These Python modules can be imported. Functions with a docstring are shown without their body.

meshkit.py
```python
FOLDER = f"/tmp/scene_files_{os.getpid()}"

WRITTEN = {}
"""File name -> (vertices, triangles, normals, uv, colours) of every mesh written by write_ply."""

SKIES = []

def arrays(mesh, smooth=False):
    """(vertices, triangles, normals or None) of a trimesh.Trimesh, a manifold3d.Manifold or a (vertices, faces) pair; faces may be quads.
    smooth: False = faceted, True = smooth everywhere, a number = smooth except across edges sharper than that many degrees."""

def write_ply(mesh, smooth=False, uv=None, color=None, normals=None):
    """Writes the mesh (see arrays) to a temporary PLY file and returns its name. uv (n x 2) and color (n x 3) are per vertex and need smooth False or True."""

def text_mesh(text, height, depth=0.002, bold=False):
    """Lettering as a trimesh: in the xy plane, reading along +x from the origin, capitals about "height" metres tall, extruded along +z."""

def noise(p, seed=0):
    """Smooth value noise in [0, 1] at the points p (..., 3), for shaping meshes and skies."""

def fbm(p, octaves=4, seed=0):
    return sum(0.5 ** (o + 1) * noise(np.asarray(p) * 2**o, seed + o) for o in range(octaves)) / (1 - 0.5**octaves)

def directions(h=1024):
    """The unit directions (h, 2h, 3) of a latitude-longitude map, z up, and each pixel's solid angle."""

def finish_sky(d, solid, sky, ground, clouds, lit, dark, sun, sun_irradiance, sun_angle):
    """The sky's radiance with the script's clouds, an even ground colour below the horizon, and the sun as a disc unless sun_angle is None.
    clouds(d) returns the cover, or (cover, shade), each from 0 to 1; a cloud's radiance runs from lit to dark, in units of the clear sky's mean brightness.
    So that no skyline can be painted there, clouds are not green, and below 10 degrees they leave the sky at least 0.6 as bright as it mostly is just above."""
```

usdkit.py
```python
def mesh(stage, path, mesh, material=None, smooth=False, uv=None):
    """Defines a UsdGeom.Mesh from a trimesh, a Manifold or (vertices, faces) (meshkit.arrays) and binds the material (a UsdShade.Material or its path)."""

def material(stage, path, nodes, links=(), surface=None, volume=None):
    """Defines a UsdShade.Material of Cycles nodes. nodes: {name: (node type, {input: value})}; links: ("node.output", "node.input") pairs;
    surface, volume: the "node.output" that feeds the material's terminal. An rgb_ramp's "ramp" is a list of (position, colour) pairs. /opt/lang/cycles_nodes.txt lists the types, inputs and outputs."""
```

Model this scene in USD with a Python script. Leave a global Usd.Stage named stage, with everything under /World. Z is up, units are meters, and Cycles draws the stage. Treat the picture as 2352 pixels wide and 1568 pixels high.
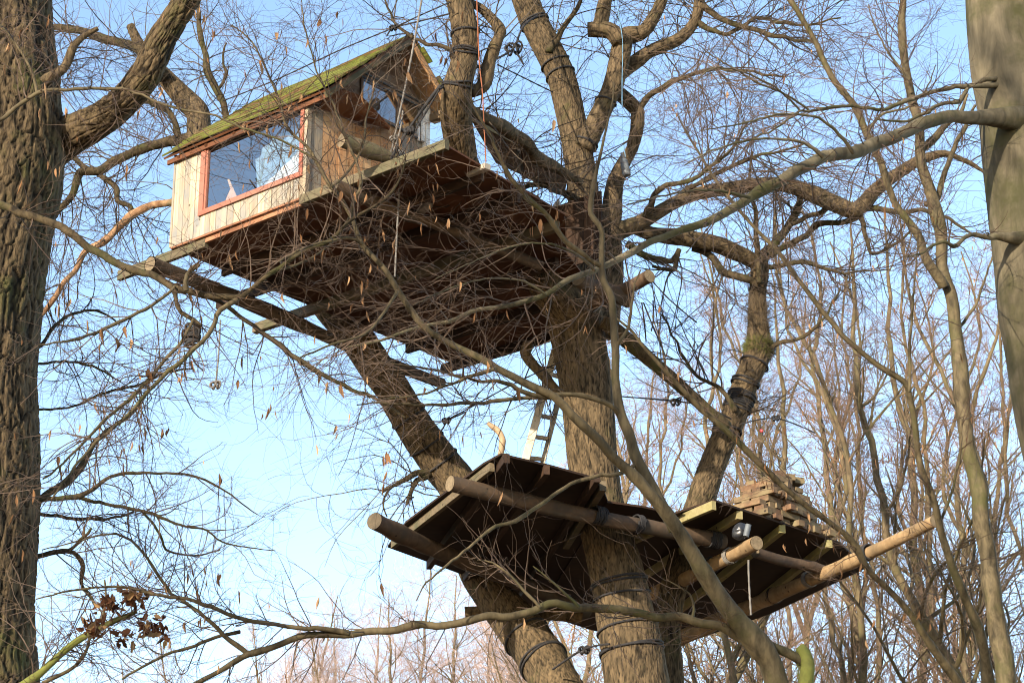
import math, re, numpy as np, trimesh, usdkit, meshkit
from pxr import Usd, UsdGeom, UsdLux, UsdShade, Gf, Sdf
from scipy.interpolate import PchipInterpolator

stage = Usd.Stage.CreateInMemory()
UsdGeom.SetStageUpAxis(stage, UsdGeom.Tokens.z)
UsdGeom.SetStageMetersPerUnit(stage, 1.0)
W = UsdGeom.Xform.Define(stage, '/World')
stage.SetDefaultPrim(W.GetPrim())
UsdGeom.Scope.Define(stage, '/World/Looks')

# ---------------------------------------------------------------- camera, sky, sun, exposure
PITCH = .372
FOC = 5080. / 2352.
cam = UsdGeom.Camera.Define(stage, '/World/camera')
cam.AddTranslateOp().Set(Gf.Vec3d(0, 0, 1.6))
cam.AddRotateXOp().Set(90 + math.degrees(PITCH))
cam.CreateHorizontalApertureAttr(23.6)
cam.CreateVerticalApertureAttr(23.6 * 1568 / 2352)
cam.CreateFocalLengthAttr(23.6 * FOC)
cam.CreateClippingRangeAttr(Gf.Vec2f(.1, 2000))
cam.CreateExposureAttr(1.4)
SUN_EL = math.radians(17.5)
SUN_AZ = math.radians(32)                      # from straight behind the camera towards the left
SUN = np.array([-math.sin(SUN_AZ) * math.cos(SUN_EL), -math.cos(SUN_AZ) * math.cos(SUN_EL), math.sin(SUN_EL)])
sky = UsdLux.DomeLight.Define(stage, '/World/sky')
sky.GetPrim().SetCustomDataByKey('kind', 'structure')
skym = usdkit.material(stage, '/World/Looks/sky', {
    'sky': ('sky_texture', {'sky_type': 'single_scattering', 'sun_disc': False, 'sun_elevation': SUN_EL,
                            'sun_rotation': math.atan2(SUN[0], SUN[1]), 'air_density': .95, 'aerosol_density': .45, 'ozone_density': 1.2}),
    'bg': ('background_shader', {'strength': .15})}, [('sky.color', 'bg.color')], surface='bg.background')
UsdShade.MaterialBindingAPI.Apply(sky.GetPrim()).Bind(skym)
sun = UsdLux.DistantLight.Define(stage, '/World/sun')
sun.CreateNormalizeAttr(True)
sun.CreateIntensityAttr(1.25)
sun.CreateAngleAttr(.5)
sun.CreateColorAttr(Gf.Vec3f(1, .88, .7))
zax = Gf.Vec3d(*SUN)
sun.AddTransformOp().Set(Gf.Matrix4d().SetRotate(Gf.Rotation(Gf.Vec3d(0, 0, 1), zax)))

# ---------------------------------------------------------------- placing helpers
cP, sP = math.cos(PITCH), math.sin(PITCH)
CAM = np.array([0, 0, 1.6])
RX, FW, UP = np.array([1., 0, 0]), np.array([0, cP, sP]), np.array([0, -sP, cP])
FPX = 5080.
def ray(x, y): return FW + RX * (x - 1176) / FPX - UP * (y - 784) / FPX
def onY(x, y, Y): d = ray(x, y); return CAM + d * Y / d[1]
def onZ(x, y, Z): d = ray(x, y); return CAM + d * (Z - 1.6) / d[2]
def mpp(Y): return Y / cP / FPX * 1.0           # metres per unit at distance Y
YAW = .7
XH, YH = np.array([math.cos(YAW), -math.sin(YAW), 0]), np.array([math.sin(YAW), math.cos(YAW), 0])
HB = np.array([-2.4218, 23.5024, 12.5888])       # nearest bottom corner of the hut
def H(a, b, z): return HB + XH * a + YH * b + np.array([0, 0, z])
def onA(x, y, a):                                # a point of the hut's plane a, in the hut's own coordinates
    d = ray(x, y); n = XH; t = (a + (HB - CAM) @ n) / (d @ n); q = CAM + d * t - HB
    return np.array([a, q @ YH, q[2]])
def onB(x, y, b):
    d = ray(x, y); n = YH; t = (b + (HB - CAM) @ n) / (d @ n); q = CAM + d * t - HB
    return np.array([q @ XH, b, q[2]])
def onHZ(x, y, z): q = onZ(x, y, HB[2] + z) - HB; return np.array([q @ XH, q @ YH, z])

_names = {}
def path(name, parent=None):
    name = re.sub(r'(_\d{3})+$', '', name)
    base = (str(parent.GetPath()) if parent else '/World') + '/' + name
    n = _names.get(base, 0); _names[base] = n + 1
    return base if n == 0 else f'{base}_{n:03d}'
def data(p, **kw):
    for k, v in kw.items():
        if v: p.SetCustomDataByKey(k, v)
    return p
def thing(name, label, cat, group=None, loc=None, rz=0, kind=None):
    x = UsdGeom.Xform.Define(stage, path(name))
    if loc is not None:
        x.AddTranslateOp().Set(Gf.Vec3d(*map(float, loc)))
        if rz: x.AddRotateZOp().Set(float(rz))
    return data(x.GetPrim(), label=label, category=cat, group=group, kind=kind)
def obj(name, mesh, mat, parent=None, smooth=False, **kw):
    m = usdkit.mesh(stage, path(name, parent), mesh, mat, smooth=smooth)
    return data(m.GetPrim(), **kw)
def one(name, mesh, mat, label, cat, group=None, smooth=False):
    return obj(name, mesh, mat, None, smooth, label=label, category=cat, group=group)
def sub(name, parent):
    return UsdGeom.Xform.Define(stage, path(name, parent)).GetPrim()
def copy(src, loc, rz, sc=1., label=None, group=None, name=None, tilt=(0, 0)):
    x = UsdGeom.Xform.Define(stage, path(name or src.GetName()))
    p = x.GetPrim()
    p.GetReferences().AddInternalReference(src.GetPath()); p.SetInstanceable(True)
    x.ClearXformOpOrder()
    x.AddTranslateOp().Set(Gf.Vec3d(*map(float, loc))); x.AddRotateXYZOp().Set(Gf.Vec3f(tilt[0], tilt[1], float(rz))); x.AddScaleOp().Set(Gf.Vec3f(sc, sc, sc))
    if label: p.SetCustomDataByKey('label', label)
    if group: p.SetCustomDataByKey('group', group)
    return p

# ---------------------------------------------------------------- materials
def mat(name, nodes, links, surface): return usdkit.material(stage, '/World/Looks/' + name, nodes, links, surface=surface)
def timber(name, c1, c2, grain=(1, 1, 1), rough=.75, knots=True, vary=.35, stain=None, stain_scale=1.2, bump=.25):
    """sawn wood: fine grain stretched along one axis, each piece a little different, some knots and stains"""
    c1, c2 = tuple(np.array(c1) * .8), tuple(np.array(c2) * .8)
    n = {'tc': ('texture_coordinate', {}), 'oi': ('object_info', {}),
         'sh': ('vector_math', {'math_type': 'multiply_add', 'vector2': (1, 1, 1)}),
         'cx': ('combine_xyz', {}), 'm37': ('math', {'math_type': 'multiply', 'value2': 37.}),
         'mp': ('mapping', {'scale': tuple(np.array(grain) * 1.0)}),
         'nz': ('noise_texture', {'scale': 1., 'detail': 5, 'roughness': .65, 'distortion': .6}),
         'rp': ('rgb_ramp', {'ramp': [(.28, c1), (.72, c2)]}),
         'hs': ('hsv', {}), 'mr': ('map_range', {'to_min': 1 - vary, 'to_max': 1 + vary}),
         'n2': ('noise_texture', {'scale': stain_scale, 'detail': 4, 'roughness': .6}),
         'r2': ('rgb_ramp', {'ramp': [(.42, (0, 0, 0)), (.68, (1, 1, 1))]}),
         'mx': ('mix_color', {'b': stain or tuple(np.array(c1) * .6)}),
         'kn': ('voronoi_texture', {'scale': 5.5}), 'rk': ('rgb_ramp', {'ramp': [(.06, (1, 1, 1)), (.11, (0, 0, 0))]}),
         'mk': ('mix_color', {'b': tuple(np.array(c1) * .35)}),
         'bp': ('bump', {'strength': bump, 'distance': .01}),
         'p': ('principled_bsdf', {'roughness': rough, 'specular_ior_level': .25})}
    l = [('oi.random', 'm37.value1'), ('m37.value', 'cx.x'), ('m37.value', 'cx.y'), ('m37.value', 'cx.z'),
         ('tc.object', 'sh.vector1'), ('cx.vector', 'sh.vector3'), ('sh.vector', 'mp.vector'), ('mp.vector', 'nz.vector'), ('nz.fac', 'rp.fac'),
         ('rp.color', 'hs.color'), ('oi.random', 'mr.value'), ('mr.result', 'hs.value'),
         ('sh.vector', 'n2.vector'), ('n2.fac', 'r2.fac'), ('r2.color', 'mx.fac'), ('hs.color', 'mx.a'),
         ('nz.fac', 'bp.height'), ('bp.normal', 'p.normal')]
    if knots: l += [('sh.vector', 'kn.vector'), ('kn.distance', 'rk.fac'), ('rk.color', 'mk.fac'), ('mx.result', 'mk.a'), ('mk.result', 'p.base_color')]
    else: l += [('mx.result', 'p.base_color')]
    return mat(name, n, l, 'p.BSDF')
def bark(name, dark, light, moss=None, moss_at=.6, scale=14., stretch=.22, bump=.6, rough=.9, patch=2.2, dist=.02):
    dark, light, moss = tuple(np.array(dark) * .5), tuple(np.array(light) * .66), moss and tuple(np.array(moss) * .6)
    n = {'tc': ('texture_coordinate', {}), 'mp': ('mapping', {'scale': (scale, scale, scale * stretch)}),
         'nz': ('noise_texture', {'scale': 1., 'detail': 6, 'roughness': .62, 'distortion': .4}),
         'rp': ('rgb_ramp', {'ramp': [(.33, dark), (.62, light), (.8, tuple(np.minimum(1, np.array(light) * 1.35)))]}),
         'n2': ('noise_texture', {'scale': patch, 'detail': 5, 'roughness': .7}),
         'r2': ('rgb_ramp', {'ramp': [(moss_at - .08, (0, 0, 0)), (moss_at + .08, (1, 1, 1))]}),
         'mx': ('mix_color', {'b': moss or light}),
         'n3': ('noise_texture', {'scale': 38., 'detail': 4, 'roughness': .7}),
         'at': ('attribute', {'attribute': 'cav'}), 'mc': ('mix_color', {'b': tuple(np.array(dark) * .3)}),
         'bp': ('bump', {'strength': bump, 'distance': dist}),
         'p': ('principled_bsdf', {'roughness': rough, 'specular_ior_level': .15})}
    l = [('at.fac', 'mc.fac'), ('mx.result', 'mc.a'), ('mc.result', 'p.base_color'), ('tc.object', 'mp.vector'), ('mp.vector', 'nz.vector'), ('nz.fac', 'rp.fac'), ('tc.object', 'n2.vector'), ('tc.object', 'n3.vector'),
         ('n2.fac', 'r2.fac'), ('rp.color', 'mx.a'), ('nz.fac', 'bp.height'), ('bp.normal', 'p.normal')]
    if moss: l.append(('r2.color', 'mx.fac'))
    else: n['mx'][1]['fac'] = 0.
    return mat(name, n, l, 'p.BSDF')
def plain(name, col, rough=.7, spec=.3, metal=0.):
    return mat(name, {'n': ('noise_texture', {'scale': 9., 'detail': 4}), 'r': ('rgb_ramp', {'ramp': [(.3, tuple(np.array(col) * .72)), (.7, tuple(np.minimum(1, np.array(col) * 1.18)))]}), 'tc': ('texture_coordinate', {}),
                      'p': ('principled_bsdf', {'roughness': rough, 'specular_ior_level': spec, 'metallic': metal})},
               [('tc.object', 'n.vector'), ('n.fac', 'r.fac'), ('r.color', 'p.base_color')], 'p.BSDF')
M = {}
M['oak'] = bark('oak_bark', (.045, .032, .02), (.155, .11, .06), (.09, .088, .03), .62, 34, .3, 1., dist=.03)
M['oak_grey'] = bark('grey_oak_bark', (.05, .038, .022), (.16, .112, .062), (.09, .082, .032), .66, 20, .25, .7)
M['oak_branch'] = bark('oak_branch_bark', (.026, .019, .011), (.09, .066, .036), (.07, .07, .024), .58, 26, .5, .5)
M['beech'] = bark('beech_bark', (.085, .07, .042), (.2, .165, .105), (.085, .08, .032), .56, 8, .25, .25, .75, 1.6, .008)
M['hornbeam'] = bark('hornbeam_bark', (.055, .043, .024), (.145, .112, .062), (.09, .085, .03), .6, 18, .35, .2, .75, 2., .006)
M['mossy'] = bark('mossy_bark', (.05, .045, .016), (.12, .115, .045), (.19, .2, .05), .5, 18, .6, .4)
M['pink_bark'] = bark('peeling_bark', (.20, .10, .05), (.42, .25, .14), (.13, .12, .06), .6, 14, .5, .3)
M['twig'] = plain('twig', (.07, .045, .03), .7, .25)
M['twig_oak'] = plain('oak_twig', (.05, .037, .026), .75, .2)
M['twig_grey'] = plain('grey_twig', (.10, .075, .05), .75, .2)
M['twig_rust'] = plain('rusty_twig', (.15, .095, .065), .75, .2)
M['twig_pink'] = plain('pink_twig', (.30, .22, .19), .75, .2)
M['bg_bark'] = bark('wood_bark', (.07, .05, .03), (.2, .15, .088), (.15, .125, .06), .55, 10, .3, .4)
M['cut'] = timber('cut_end', (.1, .075, .045), (.22, .165, .1), (30, 30, 30), knots=False, vary=.15)
M['board'] = timber('wall_board', (.235, .18, .115), (.44, .36, .26), (26, 26, 1.6), vary=.28, stain=(.15, .15, .145), stain_scale=2.)
M['board_warm'] = timber('warm_board', (.44, .26, .125), (.6, .41, .23), (26, 26, 1.6), vary=.22, stain=(.38, .16, .06), stain_scale=1.5)
M['board_h'] = timber('gable_board', (.15, .08, .045), (.27, .155, .09), (26, 1.6, 26), vary=.25, stain=(.36, .27, .2), stain_scale=2.)
M['red'] = timber('red_paint', (.26, .075, .048), (.36, .12, .078), (14, 14, 14), .6, knots=False, vary=.08, stain=(.2, .1, .07), bump=.15)
M['beam'] = timber('grey_beam', (.08, .058, .034), (.18, .138, .084), (1.5, 24, 24), vary=.2, stain=(.06, .06, .03), stain_scale=2.2)
M['brown'] = timber('brown_board', (.24, .10, .05), (.36, .18, .1), (1.5, 24, 24), vary=.15)
M['ply'] = timber('plywood', (.075, .026, .01), (.15, .056, .02), (2, 14, 14), .7, vary=.25, knots=False)
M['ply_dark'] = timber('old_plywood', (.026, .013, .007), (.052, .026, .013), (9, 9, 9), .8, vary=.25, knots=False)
M['log'] = timber('peeled_log', (.05, .031, .019), (.115, .072, .043), (9, 9, 9), .8, vary=.2, stain=(.04, .032, .024), stain_scale=2.5, bump=.4)
M['log_new'] = timber('fresh_log', (.19, .115, .055), (.35, .245, .135), (9, 9, 9), .75, vary=.1, stain=(.13, .09, .05), stain_scale=2.2, bump=.35)
M['offcut'] = timber('offcut', (.055, .03, .017), (.175, .1, .056), (5, 14, 14), vary=.4, stain=(.16, .13, .07), stain_scale=2.)
M['yellow'] = timber('yellow_timber', (.2, .162, .07), (.32, .27, .14), (10, 10, 10), vary=.12, stain=(.22, .21, .07))
M['pale'] = timber('pale_timber', (.38, .33, .26), (.56, .5, .41), (14, 14, 3), vary=.1)
M['stick'] = timber('bare_stick', (.34, .22, .12), (.54, .4, .25), (10, 10, 4), vary=.1)
M['white'] = plain('white_paint', (.72, .71, .68), .5)
M['sheet'] = mat('white_sheet', {'d': ('diffuse_bsdf', {'color': (.8, .8, .8)}), 't': ('translucent_bsdf', {'color': (.7, .72, .75)}), 'm': ('mix_closure', {'fac': .35})},
                 [('d.BSDF', 'm.closure1'), ('t.BSDF', 'm.closure2')], 'm.closure')
M['curtain'] = plain('curtain_cloth', (.2, .28, .36), .9, .1)
M['metal'] = plain('grey_metal', (.1, .11, .12), .65, .3, .2)
M['rope'] = plain('dark_rope', (.022, .021, .022), .85, .2)
M['rope_grey'] = plain('grey_rope', (.13, .12, .11), .9, .2)
M['rope_red'] = plain('red_rope', (.2, .07, .035), .8, .2)
M['rope_blue'] = plain('blue_rope', (.1, .2, .3), .8, .2)
M['black'] = plain('black_plastic', (.02, .021, .024), .3, .5)
M['redplastic'] = plain('red_plastic', (.5, .03, .04), .35, .5)
M['glass'] = mat('window_glass', {'f': ('fresnel', {'IOR': 3.6}), 'ge': ('geometry', {}), 'iv': ('math', {'math_type': 'subtract', 'value1': 1.}), 'mu': ('math', {'math_type': 'multiply'}),
    't': ('transparent_bsdf', {'color': (.94, .96, .96)}), 'g': ('glossy_bsdf', {'color': (1, 1, 1), 'roughness': 0.0}), 'm': ('mix_closure', {})},
                 [('ge.backfacing', 'iv.value2'), ('f.fac', 'mu.value1'), ('iv.value', 'mu.value2'), ('mu.value', 'm.fac'), ('t.BSDF', 'm.closure1'), ('g.BSDF', 'm.closure2')], 'm.closure')
M['lining'] = plain('white_lining', (.62, .64, .66), .8)
M['leaf'] = mat('dry_leaf', {'oi': ('object_info', {}), 'r': ('rgb_ramp', {'ramp': [(0, (.12, .06, .03)), (.5, (.26, .14, .07)), (1, (.42, .26, .14))]}),
                             'd': ('diffuse_bsdf', {}), 't': ('translucent_bsdf', {}), 'm': ('mix_closure', {'fac': .35})},
                [('oi.random', 'r.fac'), ('r.color', 'd.color'), ('r.color', 't.color'), ('d.BSDF', 'm.closure1'), ('t.BSDF', 'm.closure2')], 'm.closure')
M['leaf_dark'] = mat('brown_leaf', {'oi': ('object_info', {}), 'r': ('rgb_ramp', {'ramp': [(0, (.05, .022, .014)), (.75, (.11, .05, .028)), (1, (.36, .23, .11))]}),
                                    'd': ('diffuse_bsdf', {}), 't': ('translucent_bsdf', {}), 'm': ('mix_closure', {'fac': .25})},
                     [('oi.random', 'r.fac'), ('r.color', 'd.color'), ('r.color', 't.color'), ('d.BSDF', 'm.closure1'), ('t.BSDF', 'm.closure2')], 'm.closure')
M['roof'] = mat('mossy_roof', {
    'tc': ('texture_coordinate', {}), 'mp': ('mapping', {'scale': (1.1, 15, 15)}), 'nz': ('noise_texture', {'scale': 1., 'detail': 5, 'roughness': .6, 'distortion': .5}),
    'n2': ('noise_texture', {'scale': 2.2, 'detail': 5, 'roughness': .65}), 'ad': ('math', {'math_type': 'multiply_add', 'value2': .55}),
    'mh': ('math', {'math_type': 'multiply', 'value2': .8}),
    'rp': ('rgb_ramp', {'ramp': [(.48, (.04, .022, .012)), (.58, (.13, .078, .036)), (.65, (.06, .05, .018)), (.70, (.085, .098, .02)), (.76, (.125, .14, .028)), (.82, (.11, .075, .034)), (.9, (.05, .055, .015))]}),
    'bp': ('bump', {'strength': .6, 'distance': .03}), 'p': ('principled_bsdf', {'roughness': .95, 'specular_ior_level': .1})},
    [('tc.object', 'mp.vector'), ('mp.vector', 'nz.vector'), ('tc.object', 'n2.vector'), ('n2.fac', 'mh.value1'), ('nz.fac', 'ad.value1'), ('mh.value', 'ad.value3'),
     ('ad.value', 'rp.fac'), ('rp.color', 'p.base_color'), ('nz.fac', 'bp.height'), ('bp.normal', 'p.normal')], 'p.BSDF')
M['ground'] = mat('leaf_litter', {'g': ('geometry', {}), 'n': ('noise_texture', {'scale': 3., 'detail': 8, 'roughness': .7}), 'v': ('voronoi_texture', {'scale': 14.}),
                                  'r': ('rgb_ramp', {'ramp': [(.3, (.035, .018, .008)), (.55, (.09, .05, .022)), (.75, (.14, .085, .042))]}),
                                  'b': ('bump', {'strength': .6, 'distance': .05}), 'p': ('principled_bsdf', {'roughness': .9})},
                  [('g.position', 'n.vector'), ('g.position', 'v.vector'), ('n.fac', 'r.fac'), ('r.color', 'p.base_color'), ('v.distance', 'b.height'), ('b.normal', 'p.normal')], 'p.BSDF')

# ---------------------------------------------------------------- geometry helpers
def box(lo, hi): lo, hi = np.minimum(lo, hi), np.maximum(lo, hi); return trimesh.creation.box(extents=np.array(hi) - lo, transform=trimesh.transformations.translation_matrix((np.array(hi) + lo) / 2))
def beam(p, q, w, h, up=(0, 0, 1), roll=0):
    """a sawn bar from p to q, w wide and h high, edges a little chamfered"""
    p, q = np.asarray(p, float), np.asarray(q, float); d = q - p; L = np.linalg.norm(d); d /= L
    s = np.cross(d, up); s /= np.linalg.norm(s); u = np.cross(s, d)
    if roll: s, u = s * math.cos(roll) + u * math.sin(roll), u * math.cos(roll) - s * math.sin(roll)
    c = min(w, h) * .06; a, b = w / 2, h / 2
    ring = [(-a + c, -b), (a - c, -b), (a, -b + c), (a, b - c), (a - c, b), (-a + c, b), (-a, b - c), (-a, -b + c)]
    v = np.array([o + s * x + u * y for o in (p, q) for x, y in ring])
    f = [(i, (i + 1) % 8, (i + 1) % 8 + 8) for i in range(8)] + [(i, (i + 1) % 8 + 8, i + 8) for i in range(8)]
    f += [(0, i + 1, i) for i in range(1, 7)] + [(8, 8 + i, 9 + i) for i in range(1, 7)]
    return trimesh.Trimesh(v, f, process=False)
def merge(ms): return trimesh.util.concatenate(ms)
def fr_axis(t):
    ref = np.where(np.abs(t[..., 2:3]) < .9, np.array([0, 0, 1.]), np.array([1., 0, 0]))
    u = np.cross(t, ref); u /= np.linalg.norm(u, axis=-1, keepdims=True)
    return u, np.cross(t, u)
def tubes(P, Rr, K=3):
    """N polylines of M points as K-sided tubes -> (v, f)"""
    N, Mp = P.shape[:2]
    t = np.gradient(P, axis=1); t /= np.maximum(np.linalg.norm(t, axis=-1, keepdims=True), 1e-9)
    tm = P[:, -1] - P[:, 0]; tm /= np.maximum(np.linalg.norm(tm, axis=-1, keepdims=True), 1e-9)
    u0, _ = fr_axis(tm)
    u = u0[:, None] - t * (u0[:, None] * t).sum(-1, keepdims=True); u /= np.maximum(np.linalg.norm(u, axis=-1, keepdims=True), 1e-9)
    w = np.cross(t, u)
    th = np.arange(K) * 2 * np.pi / K
    v = P[:, :, None] + Rr[:, :, None, None] * (u[:, :, None] * np.cos(th)[:, None] + w[:, :, None] * np.sin(th)[:, None])
    idx = np.arange(N * Mp * K).reshape(N, Mp, K)
    a, b = idx[:, :-1], idx[:, 1:]
    a2, b2 = np.roll(a, -1, 2), np.roll(b, -1, 2)
    f = np.concatenate([np.stack([a, a2, b2], -1).reshape(-1, 3), np.stack([a, b2, b], -1).reshape(-1, 3)])
    return v.reshape(-1, 3), f
def cat(parts):
    vs, fs, o = [], [], 0
    for v, f in parts: vs.append(v); fs.append(f + o); o += len(v)
    return np.concatenate(vs), np.concatenate(fs)
def spline(P, Rr, step):
    P, Rr = np.asarray(P, float), np.asarray(Rr, float)
    s = np.r_[0, np.cumsum(np.linalg.norm(np.diff(P, axis=0), axis=1))]
    n = max(3, int(s[-1] / step) + 1); x = np.linspace(0, s[-1], n)
    from scipy.interpolate import CubicSpline
    A = CubicSpline(s, P, bc_type='natural')(x) * .25 + PchipInterpolator(s, P)(x) * .5 + np.stack([np.interp(x, s, P[:, k]) for k in range(3)], 1) * .25 if len(P) > 2 else np.stack([np.interp(x, s, P[:, k]) for k in range(3)], 1)
    return A, np.interp(x, s, Rr), x
_cav = [None]
def limb(P, Rr, K=10, step=.08, wob=0., rough=0., furrow=None, seed=0, cap=True):
    """a tapering limb: wob = crookedness, rough = lumpy outline, furrow = (depth, ridges per metre, stretch) bark relief"""
    A, r, x = spline(P, Rr, step); _cav[0] = None
    rng = np.random.default_rng(seed)
    if wob:
        q = np.stack([meshkit.noise(np.stack([x * f / max(.02, r.mean() * 6), np.full_like(x, seed * 3.1 + k * 9.7), x * 0], 1)) for f in (1.,) for k in range(3)], 1) - .5
        env = np.minimum(1, x / (x[-1] * .1 + 1e-9)); A = A + q * wob * env[:, None]
    t = np.gradient(A, axis=0); t /= np.linalg.norm(t, axis=1, keepdims=True)
    u = np.zeros_like(A); u0, _ = fr_axis(t[:1]); u[0] = u0[0]
    for i in range(1, len(A)):
        q = u[i - 1] - t[i] * (u[i - 1] @ t[i]); u[i] = q / np.linalg.norm(q)
    w = np.cross(t, u); th = np.arange(K) * 2 * np.pi / K
    dirs = u[:, None] * np.cos(th)[:, None] + w[:, None] * np.sin(th)[:, None]
    rad = np.repeat(r[:, None], K, 1)
    cyl = np.stack([np.cos(th)[None] * r[:, None], np.sin(th)[None] * r[:, None], np.repeat(x[:, None], K, 1)], -1)
    if K <= 28: rad = rad * (1 + .28 * np.clip(meshkit.noise(np.stack([x / (r.mean() * 5), x * 0 + seed * 1.7, x * 0], 1)) - .62, 0, 1) * 2.6)[:, None]
    if rough: rad = rad * (1 + rough * (meshkit.fbm(cyl / (r.mean() * np.array([1.1, 1.1, 2.2])) + seed * 7.3, 3, seed) - .5) * 2)
    if furrow:
        dep, fq, st = furrow
        wv = (meshkit.fbm(cyl * np.array([9, 9, 4.]) + 5, 3, seed) - .5) * 1.0; wv2 = (meshkit.noise(cyl * np.array([7, 7, 6.]) + 31, seed) - .5) * 1.2
        c = cyl * np.array([fq, fq, fq * st]) + np.stack([wv, wv2, wv2 - wv], -1); c = c.reshape(-1, 3)
        ns = int(2 * np.pi * r.mean() * fq * x[-1] * fq * st * .9)
        seeds = c[rng.integers(0, len(c), ns)] + rng.normal(0, .05, (ns, 3))
        from scipy.spatial import cKDTree
        d_, i_ = cKDTree(seeds).query(c, k=2); e = np.clip((d_[:, 1] - d_[:, 0]) / .27, 0, 1)
        h = (e * (2 - e)).reshape(rad.shape) * (.75 + .25 * rng.random(ns)[i_[:, 0]]).reshape(rad.shape)
        s2 = c[rng.integers(0, len(c), ns * 3)]; d2, _ = cKDTree(s2).query(c, k=2); h = h * (.66 + .34 * np.clip((d2[:, 1] - d2[:, 0]) / .16, 0, 1)).reshape(rad.shape)
        h += .22 * (meshkit.fbm(c * 4.5, 2, seed + 9).reshape(rad.shape) - .5) * 1.4
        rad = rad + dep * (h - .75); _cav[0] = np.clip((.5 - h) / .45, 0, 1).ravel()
    v = (A[:, None] + dirs * rad[..., None]).reshape(-1, 3)
    idx = np.arange(len(A) * K).reshape(len(A), K); a, b = idx[:-1], idx[1:]; a2, b2 = np.roll(a, -1, 1), np.roll(b, -1, 1)
    f = np.concatenate([np.stack([a, a2, b2], -1).reshape(-1, 3), np.stack([a, b2, b], -1).reshape(-1, 3)])
    if furrow and cap: _cav[0] = np.r_[_cav[0], 0, 0]
    if cap:
        v = np.vstack([v, A[:1], A[-1:]]); n = len(v)
        f = np.vstack([f, [(n - 2, idx[0][(k + 1) % K], idx[0][k]) for k in range(K)], [(n - 1, idx[-1][k], idx[-1][(k + 1) % K]) for k in range(K)]])
    return (v, f), A, r
def px(pts, Y0, Y1=None, dy=None):
    """(x, y, halfwidth) at distance Y0..Y1 -> points and radii in metres"""
    Y1 = Y0 if Y1 is None else Y1
    p = np.array(pts, float); s = np.r_[0, np.cumsum(np.hypot(*np.diff(p[:, :2], axis=0).T))]; s /= s[-1]
    Ys = np.interp(s, np.linspace(0, 1, len(Y0)), Y0) if isinstance(Y0, (list, tuple)) else Y0 + (Y1 - Y0) * s
    P = np.array([onY(a, b, y) for (a, b, _), y in zip(p, Ys)])
    return P, p[:, 2] * np.array([((q - CAM) @ FW) / FPX for q in P])
def unit(v): return v / np.maximum(np.linalg.norm(v, axis=-1, keepdims=True), 1e-9)
def grow(rng, S, D, L, r0, Mp, wig=.25, up=0., tip=.35):
    """N shoots from S along D of length L"""
    N = len(S); P = np.empty((N, Mp, 3)); P[:, 0] = S; d = unit(D).copy(); st = (L / (Mp - 1))[:, None]
    bend = rng.normal(0, wig * .45, (N, 3))
    for i in range(1, Mp):
        d = unit(d + bend + rng.normal(0, wig * .55, (N, 3)) + np.array([0, 0, up])); P[:, i] = P[:, i - 1] + d * st
    return P, r0[:, None] * np.linspace(1, tip, Mp)[None]
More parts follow.
